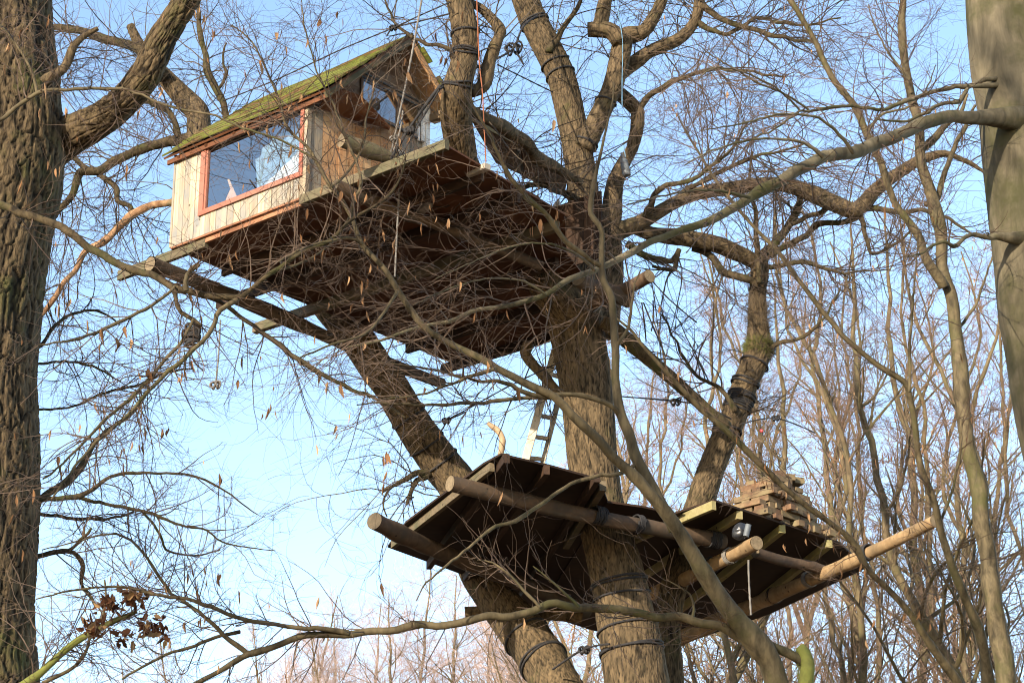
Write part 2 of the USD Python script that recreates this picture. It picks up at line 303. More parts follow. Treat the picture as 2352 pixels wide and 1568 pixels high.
def shoots(rng, P, Rr, n, lo, hi, ang, lf, Mp, wig, up, flat=0., rf=.55, rmin=.001, lens=None, jit=.5):
    """n children in all along the polylines P (N, M, 3)"""
    N, Mm = P.shape[:2]
    k = rng.integers(0, N, n) if lens is None else rng.choice(N, n, p=lens / lens.sum())
    t = rng.uniform(lo, hi, n) * (Mm - 1); i = np.minimum(t.astype(int), Mm - 2); fr = (t - i)[:, None]
    S = P[k, i] * (1 - fr) + P[k, i + 1] * fr; T = unit(P[k, i + 1] - P[k, i])
    R_ = Rr[k, i]
    q = unit(np.cross(T, rng.normal(size=(n, 3))))
    if flat: q = unit(q * np.array([1, 1, 1 - flat]))
    a = rng.normal(ang, .2, n)[:, None]
    D = T * np.cos(a) + q * np.sin(a)
    tot = np.linalg.norm(np.diff(P, axis=1), axis=-1).sum(1)
    L = (lf * tot[k] if lf < 5 else np.full(n, lf - 5)) * rng.uniform(1 - jit, 1 + jit, n)
    return grow(rng, S, D, L, np.maximum(R_ * rf, rmin), Mp, wig, up)
def sample_paths(paths, Mp=24):
    out, rr = [], []
    for A, r in paths:
        x = np.linspace(0, len(A) - 1, Mp); out.append(np.stack([np.interp(x, np.arange(len(A)), A[:, k]) for k in range(3)], 1)); rr.append(np.interp(x, np.arange(len(A)), r))
    return np.array(out), np.array(rr)
def twigs(seed, paths, n1, l1, n2, n3, r1=.006, lo=.25, up=.02, flat=0., n4=0, wig=.3, rmin=.0016, l2=.5, l3=.5, K=3, ang=.9):
    """the fine branching that covers the given limbs; l1 in metres"""
    rng = np.random.default_rng(seed); P, Rr = sample_paths(paths)
    lens = np.linalg.norm(np.diff(P, axis=1), axis=-1).sum(1)
    P1, R1 = shoots(rng, P, np.minimum(Rr, r1 / .55), n1, lo, 1., ang, 5 + l1, 9, wig * .8, up, flat, lens=lens, rmin=rmin * 1.6, jit=.6)
    out = [tubes(P1, R1, K)]; lv = [(P1, R1)]
    for n, lf, Mp in ((n2, l2, 7), (n3, l3, 5), (n4, .55, 4)):
        if not n: break
        a, b = lv[-1]; p, r = shoots(rng, a, b, n, .15, 1., .8, lf, Mp, wig, up, flat, rmin=rmin, rf=.6)
        out.append(tubes(p, r, K)); lv.append((p, r))
    return cat(out), lv
def leaf_mesh(rng, size):
    """a dry hanging leaf, rolled along its midrib and curled"""
    n = 6; t = np.linspace(0, 1, n); wd = np.sin(np.pi * t ** .8) * rng.uniform(.12, .2) + .012; curl = rng.uniform(.5, 1.45); bend = rng.uniform(-.6, .6)
    v = []
    for a, w_ in zip(t, wd):
        th = bend * a; c = np.array([math.sin(th) * a * .7, 0, -a]); ru = w_ * (1 + .3 * rng.normal() * .4)
        v += [c + np.array([ru * math.cos(curl) * rng.uniform(.8, 1.2), ru * math.sin(curl), 0]), c, c + np.array([-ru * math.cos(curl), ru * math.sin(curl) * rng.uniform(.7, 1.2), 0])]
    f = []
    for i in range(n - 1):
        for k in range(2):
            a = i * 3 + k; f += [(a, a + 1, a + 4), (a, a + 4, a + 3)]
    v = np.array(v) * size
    a = rng.uniform(0, 6.28); c, s = math.cos(a), math.sin(a); v = v @ np.array([[c, s, 0], [-s, c, 0], [0, 0, 1]])
    tx = rng.normal(0, .3); c, s = math.cos(tx), math.sin(tx)
    return v @ np.array([[1, 0, 0], [0, c, s], [0, -s, c]]), np.array(f)
def oakleaf_mesh(rng, size):
    n = 9; t = np.linspace(0, 1, n); wd = (np.sin(np.pi * t ** .7) * .28) * (1 + .35 * np.cos(t * 22)) + .02
    v = [np.zeros(3)]; v = []
    q = rng.uniform(-.6, .6); c2 = rng.uniform(.1, .9)
    for a, w_ in zip(t, wd):
        c = np.array([math.sin(q * a) * .6, 0, -a]); v += [c + np.array([w_ * math.cos(c2), w_ * math.sin(c2), 0]), c, c + np.array([-w_ * math.cos(c2), w_ * math.sin(c2), 0])]
    f = []
    for i in range(n - 1):
        for k in range(2):
            a = i * 3 + k; f += [(a, a + 1, a + 4), (a, a + 4, a + 3)]
    v = np.array(v) * size; m = trimesh.transformations.random_rotation_matrix(rng.uniform(size=3))[:3, :3]
    return v @ m.T, np.array(f)
def quadgrid(rows):
    """a sheet through rows of points, given a thickness along its normal"""
    g = np.array(rows, float); n, m = g.shape[:2]
    idx = np.arange(n * m).reshape(n, m); f = []
    for i in range(n - 1):
        for j in range(m - 1): f += [(idx[i, j], idx[i, j + 1], idx[i + 1, j + 1]), (idx[i, j], idx[i + 1, j + 1], idx[i + 1, j])]
    return g.reshape(-1, 3), np.array(f)
def thick(sheet, t, normal=None):
    v, f = sheet; m = trimesh.Trimesh(v, f, process=False); nn = m.vertex_normals if normal is None else np.tile(normal, (len(v), 1))
    w = np.vstack([v, v - nn * t]); k = len(v); e = m.edges_sorted; u, c = np.unique(e, axis=0, return_counts=True); bd = {tuple(x) for x in u[c == 1]}
    sf = [(a, a + k, b) if 1 else 0 for a, b in m.edges if tuple(sorted((a, b))) in bd] + [(b, a + k, b + k) for a, b in m.edges if tuple(sorted((a, b))) in bd]
    return w, np.vstack([f, f[:, ::-1] + k, np.array(sf)])
def polyplate(pts3, t):
    """a flat plate: polygon in the horizontal plane (points share z), thickness t downward"""
    from shapely.geometry import Polygon
    p = np.array(pts3); m = trimesh.creation.extrude_polygon(Polygon(p[:, :2]), t, engine='earcut'); m.apply_translation((0, 0, p[0, 2] - t)); return m
def logmesh(p, q, r0, r1, K=20, seed=0):
    p, q = np.asarray(p, float), np.asarray(q, float); n = 14
    P = p + (q - p) * np.linspace(0, 1, 5)[:, None]
    P[1:4] += np.random.default_rng(seed).normal(0, r0 * .18, (3, 3)); (v, f), A, r = limb(P, np.linspace(r0, r1, 5) * np.random.default_rng(seed + 1).uniform(.94, 1.06, 5), K, np.linalg.norm(q - p) / 40, rough=.1, seed=seed, cap=False)
    return (v, f), A, r
def logends(A, r, K=20):
    out = []
    for c, o, sgn in ((A[0], A[1], 1), (A[-1], A[-2], -1)):
        t = unit(c - o); u, w = fr_axis(t[None]); th = np.arange(K) * 2 * np.pi / K
        rr = (r[0] if sgn == 1 else r[-1]) * .99
        ring = c + t * .004 + rr * (u * np.cos(th)[:, None] + w * np.sin(th)[:, None])
        v = np.vstack([[c + t * .004], ring]); f = np.array([(0, 1 + k, 1 + (k + 1) % K) for k in range(K)]); out.append((v, f))
    return out
def log(parent, name, p, q, r0, r1, m, seed=0):
    (v, f), A, r = logmesh(p, q, r0, r1, seed=seed)
    o = obj(name, (v, f), m, parent, smooth=True)
    for e in logends(A, r): obj('cut_end', e, M['cut'], o)
    return o
def rope_path(P, r, K=6, sag=0., step=.05, lay=True):
    P = np.asarray(P, float)
    if len(P) == 2 or sag:
        t = np.linspace(0, 1, 12)[:, None]; Q = P[0] + (P[-1] - P[0]) * t if len(P) == 2 else P
        if len(P) == 2: Q = Q - np.array([0, 0, 1]) * sag * 4 * t * (1 - t)
        P = Q
    A, rr, x = spline(P, np.full(len(P), r), step)
    return (tubes(A[None], rr[None] * (1 + .18 * np.sin(x * 2.4 / r)) if lay else rr[None], K))
def ring(c, axis, R_, r, turns=1, pitch=.0, squash=1., seed=0, K=6):
    """rope wound around a limb"""
    axis = unit(np.asarray(axis, float)); u, w = fr_axis(axis[None]); u, w = u[0], w[0]
    n = 28 * turns + 1; th = np.linspace(0, 2 * np.pi * turns, n); rng = np.random.default_rng(seed)
    wb = np.interp(th, np.linspace(0, th[-1], 6 * turns), rng.normal(0, r * .8, 6 * turns))
    P = c + R_ * (np.cos(th)[:, None] * u + np.sin(th)[:, None] * w) + axis * (th / 6.283 * pitch + wb)[:, None]
    return tubes(P[None], np.full((1, n), r), K)
def knot(c, s, r, seed):
    rng = np.random.default_rng(seed); th = np.linspace(0, 14, 60)
    P = c + s * np.stack([np.sin(th) * (1 + .4 * np.cos(1.7 * th)), np.cos(th * 1.3) * .8, np.sin(th * 1.9 + 1) * .9], 1) * .6
    return tubes(P[None], np.full((1, 60), r), 6)

# ---------------------------------------------------------------- ground
xs = np.linspace(-220, 220, 90); ys = np.linspace(-120, 320, 90)
gx, gy = np.meshgrid(xs, ys, indexing='ij')
gz = (meshkit.fbm(np.stack([gx / 18, gy / 18, gx * 0], -1), 3, 4) - .5) * 1.2; gz *= np.clip(np.hypot(gx, gy) / 10, 0, 1)
obj('ground', quadgrid(np.stack([gx, gy, gz], -1).transpose(1, 0, 2)), M['ground'], None, True, kind='structure')

# ---------------------------------------------------------------- trees near the camera
def build_limbs(root, limbs, seed=0, default='oak_branch'):
    """limbs: (part name, points, distance(s), options) -> their centre lines"""
    paths = []
    for i, (name, pts, Y, o) in enumerate(limbs):
        P, R_ = px(pts, Y if isinstance(Y, (list, tuple)) else Y, None if isinstance(Y, (list, tuple)) else Y)
        rm = R_.mean(); K = o.get('K', 8 if rm < .03 else 14 if rm < .09 else 24)
        (v, f), A, r = limb(P, R_, K, o.get('step', max(.04, rm * .7)), o.get('wob', min(.06, rm * 1.6)), o.get('rough', .11), o.get('furrow'), seed + i * 7)
        g = obj(name, (v, f), M[o.get('m', default)], root, True)
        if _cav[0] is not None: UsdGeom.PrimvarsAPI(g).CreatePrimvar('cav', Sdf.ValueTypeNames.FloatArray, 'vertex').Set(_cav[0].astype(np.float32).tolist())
        paths.append((A, r))
    return paths
def hang_leaves(root, seed, levels, n, size=.055, extra=(), m='leaf', Yx=11.):
    rng = np.random.default_rng(seed); spots = []
    for P, R_ in levels:
        k = rng.integers(0, len(P), n // max(1, len(levels))); spots += [P[i, rng.integers(2, P.shape[1])] for i in k]
    for (x, y) in extra:
        for _ in range(rng.integers(1, 3)): spots.append(onY(x + rng.normal(0, 4), y + rng.normal(0, 4), Yx))
    for s in spots:
        v, f = leaf_mesh(rng, size * rng.uniform(.6, 1.35)); obj('leaf', (v + s, f), M[m], root, True)

# the big oak at the left edge
oak = thing('oak_tree', 'big oak with deeply furrowed bark cropped by the left edge, one thick limb rising right', 'tree')
TR = [(-30, -60, 146), (-28, 60, 148), (-16, 200, 152), (-10, 330, 158), (-14, 420, 156), (-30, 520, 150), (-54, 697, 150), (-67, 859, 150), (-63, 1000, 151), (-62, 1200, 151), (-72, 1384, 150), (-58, 1640, 152)]
op = build_limbs(oak, [
    ('trunk', TR, 14.6, dict(m='oak', K=220, step=.012, wob=0, rough=.03, furrow=(.027, 18, .24))),
    ('limb', [(40, 360, 70), (95, 340, 62), (162, 309, 46), (232, 274, 39), (290, 228, 36), (335, 168, 36), (365, 105, 33), (400, 45, 31), (435, -10, 30), (480, -80, 28)], [14.95, 14.6, 14.35, 14.2, 14.0], dict(m='oak', K=120, step=.014, wob=0, rough=.06, furrow=(.016, 20, .25)))], 11)
op2 = build_limbs(oak, [
    ('branch', [(100, 190, 14), (146, 149, 10), (168, 104, 9), (191, 81, 7), (220, 65, 5)], 13.9, dict(m='oak')),
    ('branch', [(60, 1150, 9), (87, 1148, 6), (130, 1144, 6), (178, 1141, 6), (211, 1125, 5), (246, 1096, 4), (285, 1083, 4), (356, 1086, 3), (421, 1086, 3), (486, 1109, 2.5), (535, 1141, 2), (593, 1180, 1.2)], [14.6, 15.2], {}),
    ('branch', [(178, 1141, 5), (227, 1154, 4), (292, 1167, 4), (356, 1180, 4), (405, 1203, 3), (470, 1216, 2.5), (518, 1248, 2), (567, 1258, 1.5), (632, 1264, 1)], [14.8, 15.4], {}),
    ('branch', [(60, 1176, 5), (91, 1180, 4), (178, 1190, 4), (259, 1190, 3), (308, 1173, 2)], [15, 15.6], {}),
    ('branch', [(324, 1172, 3), (366, 1225, 3), (382, 1261, 3), (421, 1274, 2), (460, 1274, 2), (505, 1261, 1)], [15.2, 15.8], {}),
    ('branch', [(60, 1284, 7), (84, 1280, 6), (146, 1267, 6), (172, 1267, 5), (188, 1293, 5), (188, 1345, 4), (214, 1374, 4), (222, 1395, 3)], [14.8, 15], {}),
    ('branch', [(156, 1264, 4), (185, 1240, 3.5), (211, 1212, 3)], [14.9, 14.8], {}),
    ('branch', [(60, 1175, 9), (97, 1141, 8), (146, 1109, 9), (194, 1060, 8), (230, 1000, 5), (292, 957, 4), (340, 898, 3)], [14.8, 15.5], {}),
    ('branch', [(60, 800, 5), (91, 794, 4), (123, 749, 4), (160, 722, 3.5), (194, 713, 3), (233, 717, 3), (275, 746, 1.5)], [14.8, 15.4], {}),
    ('branch', [(60, 838, 4), (84, 836, 3), (146, 830, 3), (211, 840, 3), (275, 875, 1.5)], [14.8, 15.5], {}),
    ('branch', [(70, 940, 3), (162, 934, 2.5), (246, 901, 3), (324, 882, 3), (382, 856, 3), (440, 846, 2)], [15, 16], {}),
], 31)
tw, lv = twigs(5, op2, 110, .55, 420, 1100, r1=.006, flat=.3, wig=.28, rmin=.0013)
obj('twigs', tw, M['twig'], oak, kind='stuff')
tw, lv = twigs(6, [(op[0][0][40:200], op[0][1][40:200] * .1)], 10, .5, 60, 160, r1=.006)
rngE = np.random.default_rng(66)                                             # the tuft of small dead shoots under the crotch
S = onY(150, 170, 14.1) + rngE.normal(0, .06, (34, 3)) * np.array([.6, .6, 1.2]); P1, R1 = grow(rngE, S, rngE.normal(size=(34, 3)) + np.array([.9, 0, .1]), rngE.uniform(.12, .35, 34), np.full(34, .004), 7, .35)
P2, R2 = shoots(rngE, P1, R1, 130, .2, 1, .8, .5, 5, .35, 0, rmin=.0014)
obj('epicormic_shoots', cat([tubes(P1, R1), tubes(P2, R2)]), M['twig_oak'], oak, kind='stuff')

# the tree that carries the hut and the platform
big = thing('oak_tree', 'large forked oak carrying both the hut and the open platform', 'tree')
oakK = dict(m='oak_grey', furrow=(.012, 30, .28))
T = lambda **k: dict(oakK, **k)
bp_ = build_limbs(big, [
    ('trunk', [(1475, 1660, 76), (1452, 1500, 72), (1437, 1420, 68), (1420, 1330, 63), (1400, 1250, 60), (1374, 1150, 57), (1360, 1050, 57), (1352, 950, 60), (1340, 850, 60), (1324, 750, 64), (1322, 690, 60), (1335, 620, 42), (1343, 500, 38), (1335, 400, 35), (1318, 300, 33), (1290, 180, 33), (1252, 100, 33), (1222, 40, 32), (1198, -30, 30), (1180, -90, 28)], 26.5, T(K=220, step=.03, wob=0, rough=.04)),
    ('limb', [(1320, 1640, 60), (1290, 1590, 54), (1240, 1505, 56), (1185, 1430, 52), (1135, 1370, 44), (1090, 1290, 44), (1072, 1190, 46), (1050, 1110, 47), (1020, 1073, 46), (972, 1009, 44), (930, 944, 41), (900, 890, 40), (865, 846, 40), (815, 770, 40), (770, 720, 38), (715, 655, 36), (650, 590, 34), (560, 480, 31), (485, 380, 29), (457, 317, 28), (455, 262, 27), (425, 228, 26), (375, 172, 19), (330, 120, 13), (300, 60, 10)], [27.6, 28.4, 28.9, 28.8, 28.3, 27.4, 27.2, 27.6, 28.2, 28.4], T(K=170, step=.03, wob=0, rough=.05)),
    ('limb', [(1372, 760, 46), (1392, 690, 36), (1404, 600, 28), (1401, 540, 26), (1406, 470, 23), (1413, 421, 20), (1432, 376, 16), (1452, 340, 14), (1462, 301, 16), (1464, 259, 16), (1436, 227, 17), (1414, 203, 14), (1415, 170, 13)], 26.8, T(K=90, step=.04, wob=0, rough=.09)),
    ('limb', [(1338, 345, 26), (1357, 308, 25), (1380, 259, 23), (1409, 194, 23), (1424, 130, 24), (1436, 85, 22), (1474, 75, 17), (1506, 32, 14), (1523, -6, 13), (1540, -60, 12)], 26.4, T(K=90, step=.04, wob=0, rough=.09)),
    ('limb', [(1425, 100, 20), (1400, 70, 20), (1372, 68, 19), (1350, 69, 17)], 26.3, T(K=40, rough=.1, wob=0)),
    ('limb', [(1376, 70, 18), (1385, 26, 17), (1397, -40, 15)], 26.3, T(K=40, rough=.1, wob=0)),
    ('limb', [(1414, 180, 16), (1440, 158, 17), (1464, 139, 17), (1490, 120, 15), (1513, 110, 15), (1553, 94, 14), (1585, 66, 13), (1603, 30, 13), (1608, -40, 12)], 26.6, T(K=40, step=.05, wob=0, rough=.1)),
    ('limb', [(1320, 720, 60), (1282, 690, 48), (1252, 650, 40), (1236, 612, 36), (1205, 545, 34), (1130, 460, 34), (1075, 400, 35), (1062, 370, 36), (1055, 320, 36), (1047, 260, 37), (1050, 200, 33), (1064, 150, 31), (1070, 95, 31), (1062, 40, 30), (1052, -10, 29), (1045, -90, 28)], [26.3, 25.6, 24.4, 23.2, 22.5, 22.5, 22.5], T(K=170, step=.03, wob=0, rough=.05)),
    ('limb', [(1545, 1660, 30), (1542, 1560, 29), (1535, 1450, 29), (1540, 1380, 30), (1565, 1290, 32), (1600, 1180, 33), (1616, 1130, 32), (1640, 1060, 31), (1670, 990, 30), (1690, 945, 30), (1712, 880, 30), (1735, 830, 31), (1744, 790, 30), (1741, 740, 23), (1740, 680, 20), (1745, 620, 21), (1752, 590, 14), (1768, 570, 10)], 27.6, T(K=120, step=.035, wob=0, rough=.06)),
    ('limb', [(1390, 560, 26), (1415, 535, 22), (1450, 520, 19), (1500, 495, 16), (1545, 468, 15), (1580, 450, 15), (1680, 432, 16), (1740, 424, 16), (1800, 425, 17), (1850, 440, 19), (1905, 462, 20), (1960, 484, 19), (1985, 465, 16), (2010, 438, 16), (2060, 400, 14), (2120, 365, 12), (2170, 353, 8), (2215, 368, 6), (2262, 396, 4)], [26.8, 27.5], T(K=40, step=.05, wob=0, rough=.1)),
    ('limb', [(1450, 520, 14), (1500, 538, 17), (1560, 545, 19), (1620, 555, 20), (1680, 575, 20), (1730, 600, 17), (1748, 625, 15)], [26.9, 27.6], T(K=36, step=.05, wob=0, rough=.1)),
    ('branch', [(1590, 570, 8), (1632, 592, 8), (1658, 625, 9), (1723, 641, 9), (1745, 655, 9)], 27.4, {}),
    ('branch', [(1750, 600, 12), (1768, 584, 11), (1794, 545, 10), (1810, 515, 9), (1826, 496, 9), (1839, 465, 7), (1836, 440, 4)], 27.6, {}),
    ('branch', [(1770, 590, 7), (1794, 568, 7), (1852, 542, 7), (1880, 515, 7), (1920, 512, 6), (1956, 503, 7), (1975, 488, 7)], 27.6, {}),
    ('branch', [(1750, 612, 7), (1774, 613, 6), (1842, 602, 6), (1881, 612, 5), (1940, 629, 3), (1990, 622, 2), (2047, 619, 1.4)], [27.6, 27], {}),
    ('branch', [(1744, 650, 7), (1742, 600, 7), (1739, 535, 6), (1732, 470, 5), (1720, 410, 3), (1726, 350, 2)], 27.3, {}),
    ('branch', [(1080, 212, 14), (1110, 195, 15), (1127, 140, 12), (1147, 98, 12), (1152, 78, 14), (1130, 45, 12), (1102, 18, 10), (1078, 8, 9)], 22.7, dict(m='oak_grey', K=24, rough=.12)),
    ('branch', [(1050, 240, 14), (1078, 246, 12), (1111, 269, 13), (1156, 295, 15), (1200, 330, 16), (1240, 362, 14), (1290, 397, 11), (1330, 420, 9)], [22.8, 25.5], dict(m='oak_grey', K=24, rough=.1)),
    ('branch', [(373, 175, 14), (321, 113, 12), (269, 94, 10), (233, 87, 11), (162, 65, 8), (123, 62, 7), (70, 66, 5)], [28, 28.5], {}),
    ('branch', [(455, 300, 14), (430, 320, 13), (390, 326, 12), (353, 337, 11), (308, 347, 10), (259, 372, 11), (224, 395, 10), (185, 398, 10), (168, 447, 8), (120, 499, 7), (80, 540, 5)], [28, 28.6], {}),
    ('branch', [(420, 400, 10), (405, 292, 7), (389, 259, 7), (353, 240, 7), (330, 225, 5)], 28.2, {}),
    ('branch', [(224, 395, 6), (194, 385, 6), (159, 353, 6), (120, 330, 4)], 28.4, {}),
    ('branch', [(210, 392, 6), (233, 408, 6), (269, 437, 7), (272, 466, 6), (301, 470, 5), (306, 490, 4)], 28.4, {}),
    ('branch', [(470, 470, 9), (399, 463, 8), (340, 476, 9), (291, 506, 9), (259, 535, 8), (220, 564, 8), (194, 583, 7), (168, 623, 6), (139, 665, 6), (97, 720, 5)], [28, 28.8], dict(m='pink_bark')),
    ('branch', [(560, 330, 9), (525, 269, 8), (499, 207, 8), (480, 162, 8), (466, 97, 6), (454, 16, 5), (446, -50, 4)], 28.2, {}),
    ('branch', [(499, 207, 4), (520, 165, 4), (512, 150, 3), (520, 100, 2)], 28.2, {}),
    ('branch', [(1215, 790, 14), (1205, 810, 13), (1224, 842, 12), (1255, 870, 11), (1290, 910, 10)], [26.9, 26.7], dict(m='oak_grey')),
    ('branch', [(1005, 1085, 9), (965, 1085, 8), (935, 1098, 6), (905, 1112, 4), (880, 1128, 3)], [28.7, 28], {}),
    ('branch', [(985, 1090, 7), (962, 1100, 6), (945, 1125, 5), (932, 1155, 4)], [28.6, 28.2], {}),
    ('branch', [(905, 1112, 3), (880, 1150, 2.5), (888, 1185, 1.5)], [28.2, 28], {}),
    # crown above the frame, for its shade and for other views
    ('branch', [(1198, -30, 28), (1150, -250, 22), (1100, -500, 14), (1090, -700, 8)], 26.5, {}),
    ('branch', [(1045, -90, 28), (1000, -260, 22), (930, -520, 14), (900, -760, 8)], 22.6, {}),
    ('branch', [(1540, -60, 12), (1620, -260, 9), (1700, -480, 6)], 26.4, {}),
    # thinner crooked branches filling the crown
    ('branch', [(1608, 10, 9), (1650, 40, 7), (1700, 62, 6), (1760, 78, 5), (1830, 92, 4), (1880, 95, 3)], [26.6, 26], {}),
    ('branch', [(1600, 50, 7), (1630, 66, 6), (1663, 78, 5), (1700, 64, 5), (1740, 42, 4), (1790, 50, 4), (1860, 58, 3), (1930, 40, 2)], [26.6, 26.4], {}),
    ('branch', [(1464, 259, 8), (1490, 220, 7), (1530, 195, 6), (1572, 178, 5), (1640, 160, 4), (1730, 165, 3), (1800, 180, 2)], [26.8, 26], {}),
    ('branch', [(1480, 500, 8), (1500, 455, 7), (1530, 425, 6), (1580, 415, 5), (1640, 380, 4), (1690, 330, 3), (1715, 280, 2)], [26.8, 26], {}),
    ('branch', [(1545, 468, 7), (1590, 430, 5), (1660, 395, 4), (1730, 360, 4), (1790, 350, 3), (1850, 330, 2)], [27, 26], {}),
    ('branch', [(1440, 560, 9), (1500, 595, 7), (1545, 600, 6), (1560, 570, 6), (1548, 620, 5), (1500, 610, 3)], 26.5, {}),
    ('branch', [(1905, 462, 8), (1880, 490, 6), (1850, 500, 5), (1812, 520, 4), (1800, 545, 3)], 27.4, {}),
    ('branch', [(1960, 484, 9), (2010, 478, 7), (2060, 486, 6), (2120, 482, 5), (2170, 500, 4), (2240, 540, 2)], [27.4, 27], {}),
    ('branch', [(1975, 490, 7), (1990, 550, 5), (2002, 585, 4), (2040, 570, 4), (2075, 545, 3), (2100, 520, 2)], 27.3, {}),
    ('branch', [(1325, 460, 10), (1290, 440, 7), (1240, 425, 6), (1190, 430, 5), (1130, 415, 3)], [26.3, 25], {}),
    ('branch', [(1060, 130, 9), (1020, 110, 5), (960, 95, 4), (900, 40, 3), (880, -20, 2)], [22.5, 23], {}),
    ('branch', [(1260, 120, 9), (1300, 60, 6), (1330, 20, 5), (1350, -40, 4)], 26.3, {}),
    ('branch', [(1690, 945, 8), (1660, 900, 5), (1600, 860, 4), (1560, 800, 3), (1520, 720, 2)], 27.3, {}),
    ('branch', [(1735, 830, 8), (1790, 790, 5), (1850, 770, 4), (1900, 720, 3), (1930, 660, 2)], [27.6, 27], {}),
], 101)
fine = [p for p in bp_ if p[1].mean() < .09]
tw, lv = twigs(21, fine[:], 620, 1.15, 2900, 7600, r1=.011, up=.01, wig=.33, rmin=.0022, K=3, lo=.1)
obj('twigs', tw, M['twig_oak'], big, kind='stuff')
tw, lv = twigs(22, bp_[:12], 150, 1.0, 750, 2200, r1=.010, up=.02, wig=.34, rmin=.0022, lo=.45)
obj('twigs', tw, M['twig_oak'], big, kind='stuff')
def fuzz(seed, c, n, rad, ln, mt, name, root, up=.0, r=.0022):
    rng = np.random.default_rng(seed); d = unit(rng.normal(size=(n, 3))); S = c + d * np.array(rad)
    P, R_ = grow(rng, S, d + np.array([0, 0, up]), rng.uniform(.4, 1, n) * ln, np.full(n, r), 4, .5); obj(name, tubes(P, R_), M[mt], root, kind='stuff')
fuzz(3, onY(1744, 800, 27.6), 2600, (.19, .19, .17), .09, 'mossy', 'moss', big, -.3)
fuzz(4, onY(1741, 730, 27.55), 1100, (.13, .13, .35), .17, 'twig_grey', 'epicormic_shoots', big, .5)

# the smooth beech at the right edge
beech = thing('beech_tree', 'smooth grey-green beech trunk cropped by the right edge', 'tree')
bt = build_limbs(beech, [
    ('trunk', [(2306, -60, 88), (2307, 0, 89), (2322, 162, 91), (2339, 259, 92), (2353, 389, 93), (2367, 508, 93), (2380, 632, 93), (2388, 713, 94), (2402, 794, 95), (2418, 891, 96), (2437, 980, 97), (2470, 1120, 98), (2540, 1400, 102), (2590, 1640, 106)], 14.4, dict(m='beech', K=80, step=.03, wob=0, rough=.035)),
    ('limb', [(2345, 274, 34), (2300, 272, 24), (2262, 271, 18), (2247, 271, 16.5), (2182, 269, 14), (2140, 280, 15), (2090, 300, 15), (2020, 328, 15), (1960, 352, 15), (1890, 360, 14), (1840, 386, 14), (1790, 415, 13), (1722, 454, 11), (1650, 500, 10), (1600, 520, 9), (1553, 535, 8), (1500, 551, 8), (1448, 583, 8), (1367, 622, 7), (1302, 645, 7), (1254, 677, 6), (1189, 700, 6), (1124, 711, 5), (1085, 713, 5), (1027, 736, 4.5), (975, 749, 4), (930, 762, 4), (865, 787, 3), (800, 800, 2)], [14.2, 12.6, 11.6, 11.2], dict(m='beech', K=26, step=.05, wob=.02)),
    ('branch', [(2300, 196, 7), (2234, 198, 5.5), (2166, 204, 5), (2118, 217, 5), (2079, 233, 5), (2033, 249, 4), (1988, 249, 4), (1952, 241, 4), (1910, 249, 4), (1858, 253, 3), (1839, 256, 3), (1806, 279, 2.5), (1761, 305, 2), (1700, 330, 1.2)], [14.2, 13], dict(m='beech')),
    ('branch', [(2350, 548, 18), (2306, 546, 11), (2276, 545, 7), (2231, 543, 5), (2199, 561, 5), (2166, 558, 4), (2134, 571, 3), (2085, 590, 1.5)], [14.2, 13.6], dict(m='beech')),
    ('branch', [(2300, 180, 6), (2225, 200, 5), (2200, 235, 5), (2165, 240, 4.5), (2110, 265, 4), (2070, 280, 3), (2020, 275, 2)], [14.2, 13.6], dict(m='beech')),
    ('branch', [(1858, 253, 2.5), (1800, 215, 2.5), (1740, 190, 2.2), (1690, 160, 2), (1640, 130, 1.5), (1599, 100, 1)], [13.4, 12.8], dict(m='beech')),
    ('branch', [(1839, 256, 2.5), (1780, 200, 2.2), (1720, 170, 2), (1650, 155, 1.6), (1599, 185, 1.2)], [13.3, 12.6], dict(m='beech')),
    ('branch', [(1890, 360, 5), (1850, 330, 3.5), (1790, 318, 3), (1720, 322, 2.5), (1640, 345, 2), (1570, 380, 1.3)], [12.6, 12], dict(m='beech')),
    ('branch', [(1960, 352, 5), (1920, 300, 3.5), (1880, 270, 3), (1800, 262, 2.5), (1700, 285, 2), (1610, 300, 1.2)], [12.8, 12], dict(m='beech')),
    ('branch', [(1722, 454, 4), (1660, 440, 3), (1600, 436, 2.5), (1520, 450, 2), (1440, 470, 1.2)], [12.2, 11.5], dict(m='beech')),
    ('branch', [(1367, 622, 4), (1320, 580, 3), (1260, 560, 2.5), (1180, 565, 2), (1090, 600, 1.5), (1000, 640, 1)], [11.4, 10.8], dict(m='beech')),
    ('branch', [(1254, 677, 3), (1200, 645, 2.5), (1120, 640, 2), (1040, 660, 1.6), (950, 700, 1)], [11.3, 10.8], dict(m='beech')),
], 301, 'beech')
tw, blv = twigs(31, bt[1:], 230, .55, 1100, 2100, r1=.0055, up=.01, flat=.55, wig=.24, rmin=.0011, lo=.22)
obj('twigs', tw, M['twig'], beech, kind='stuff')
hang_leaves(beech, 32, blv[1:2], 44, .05)

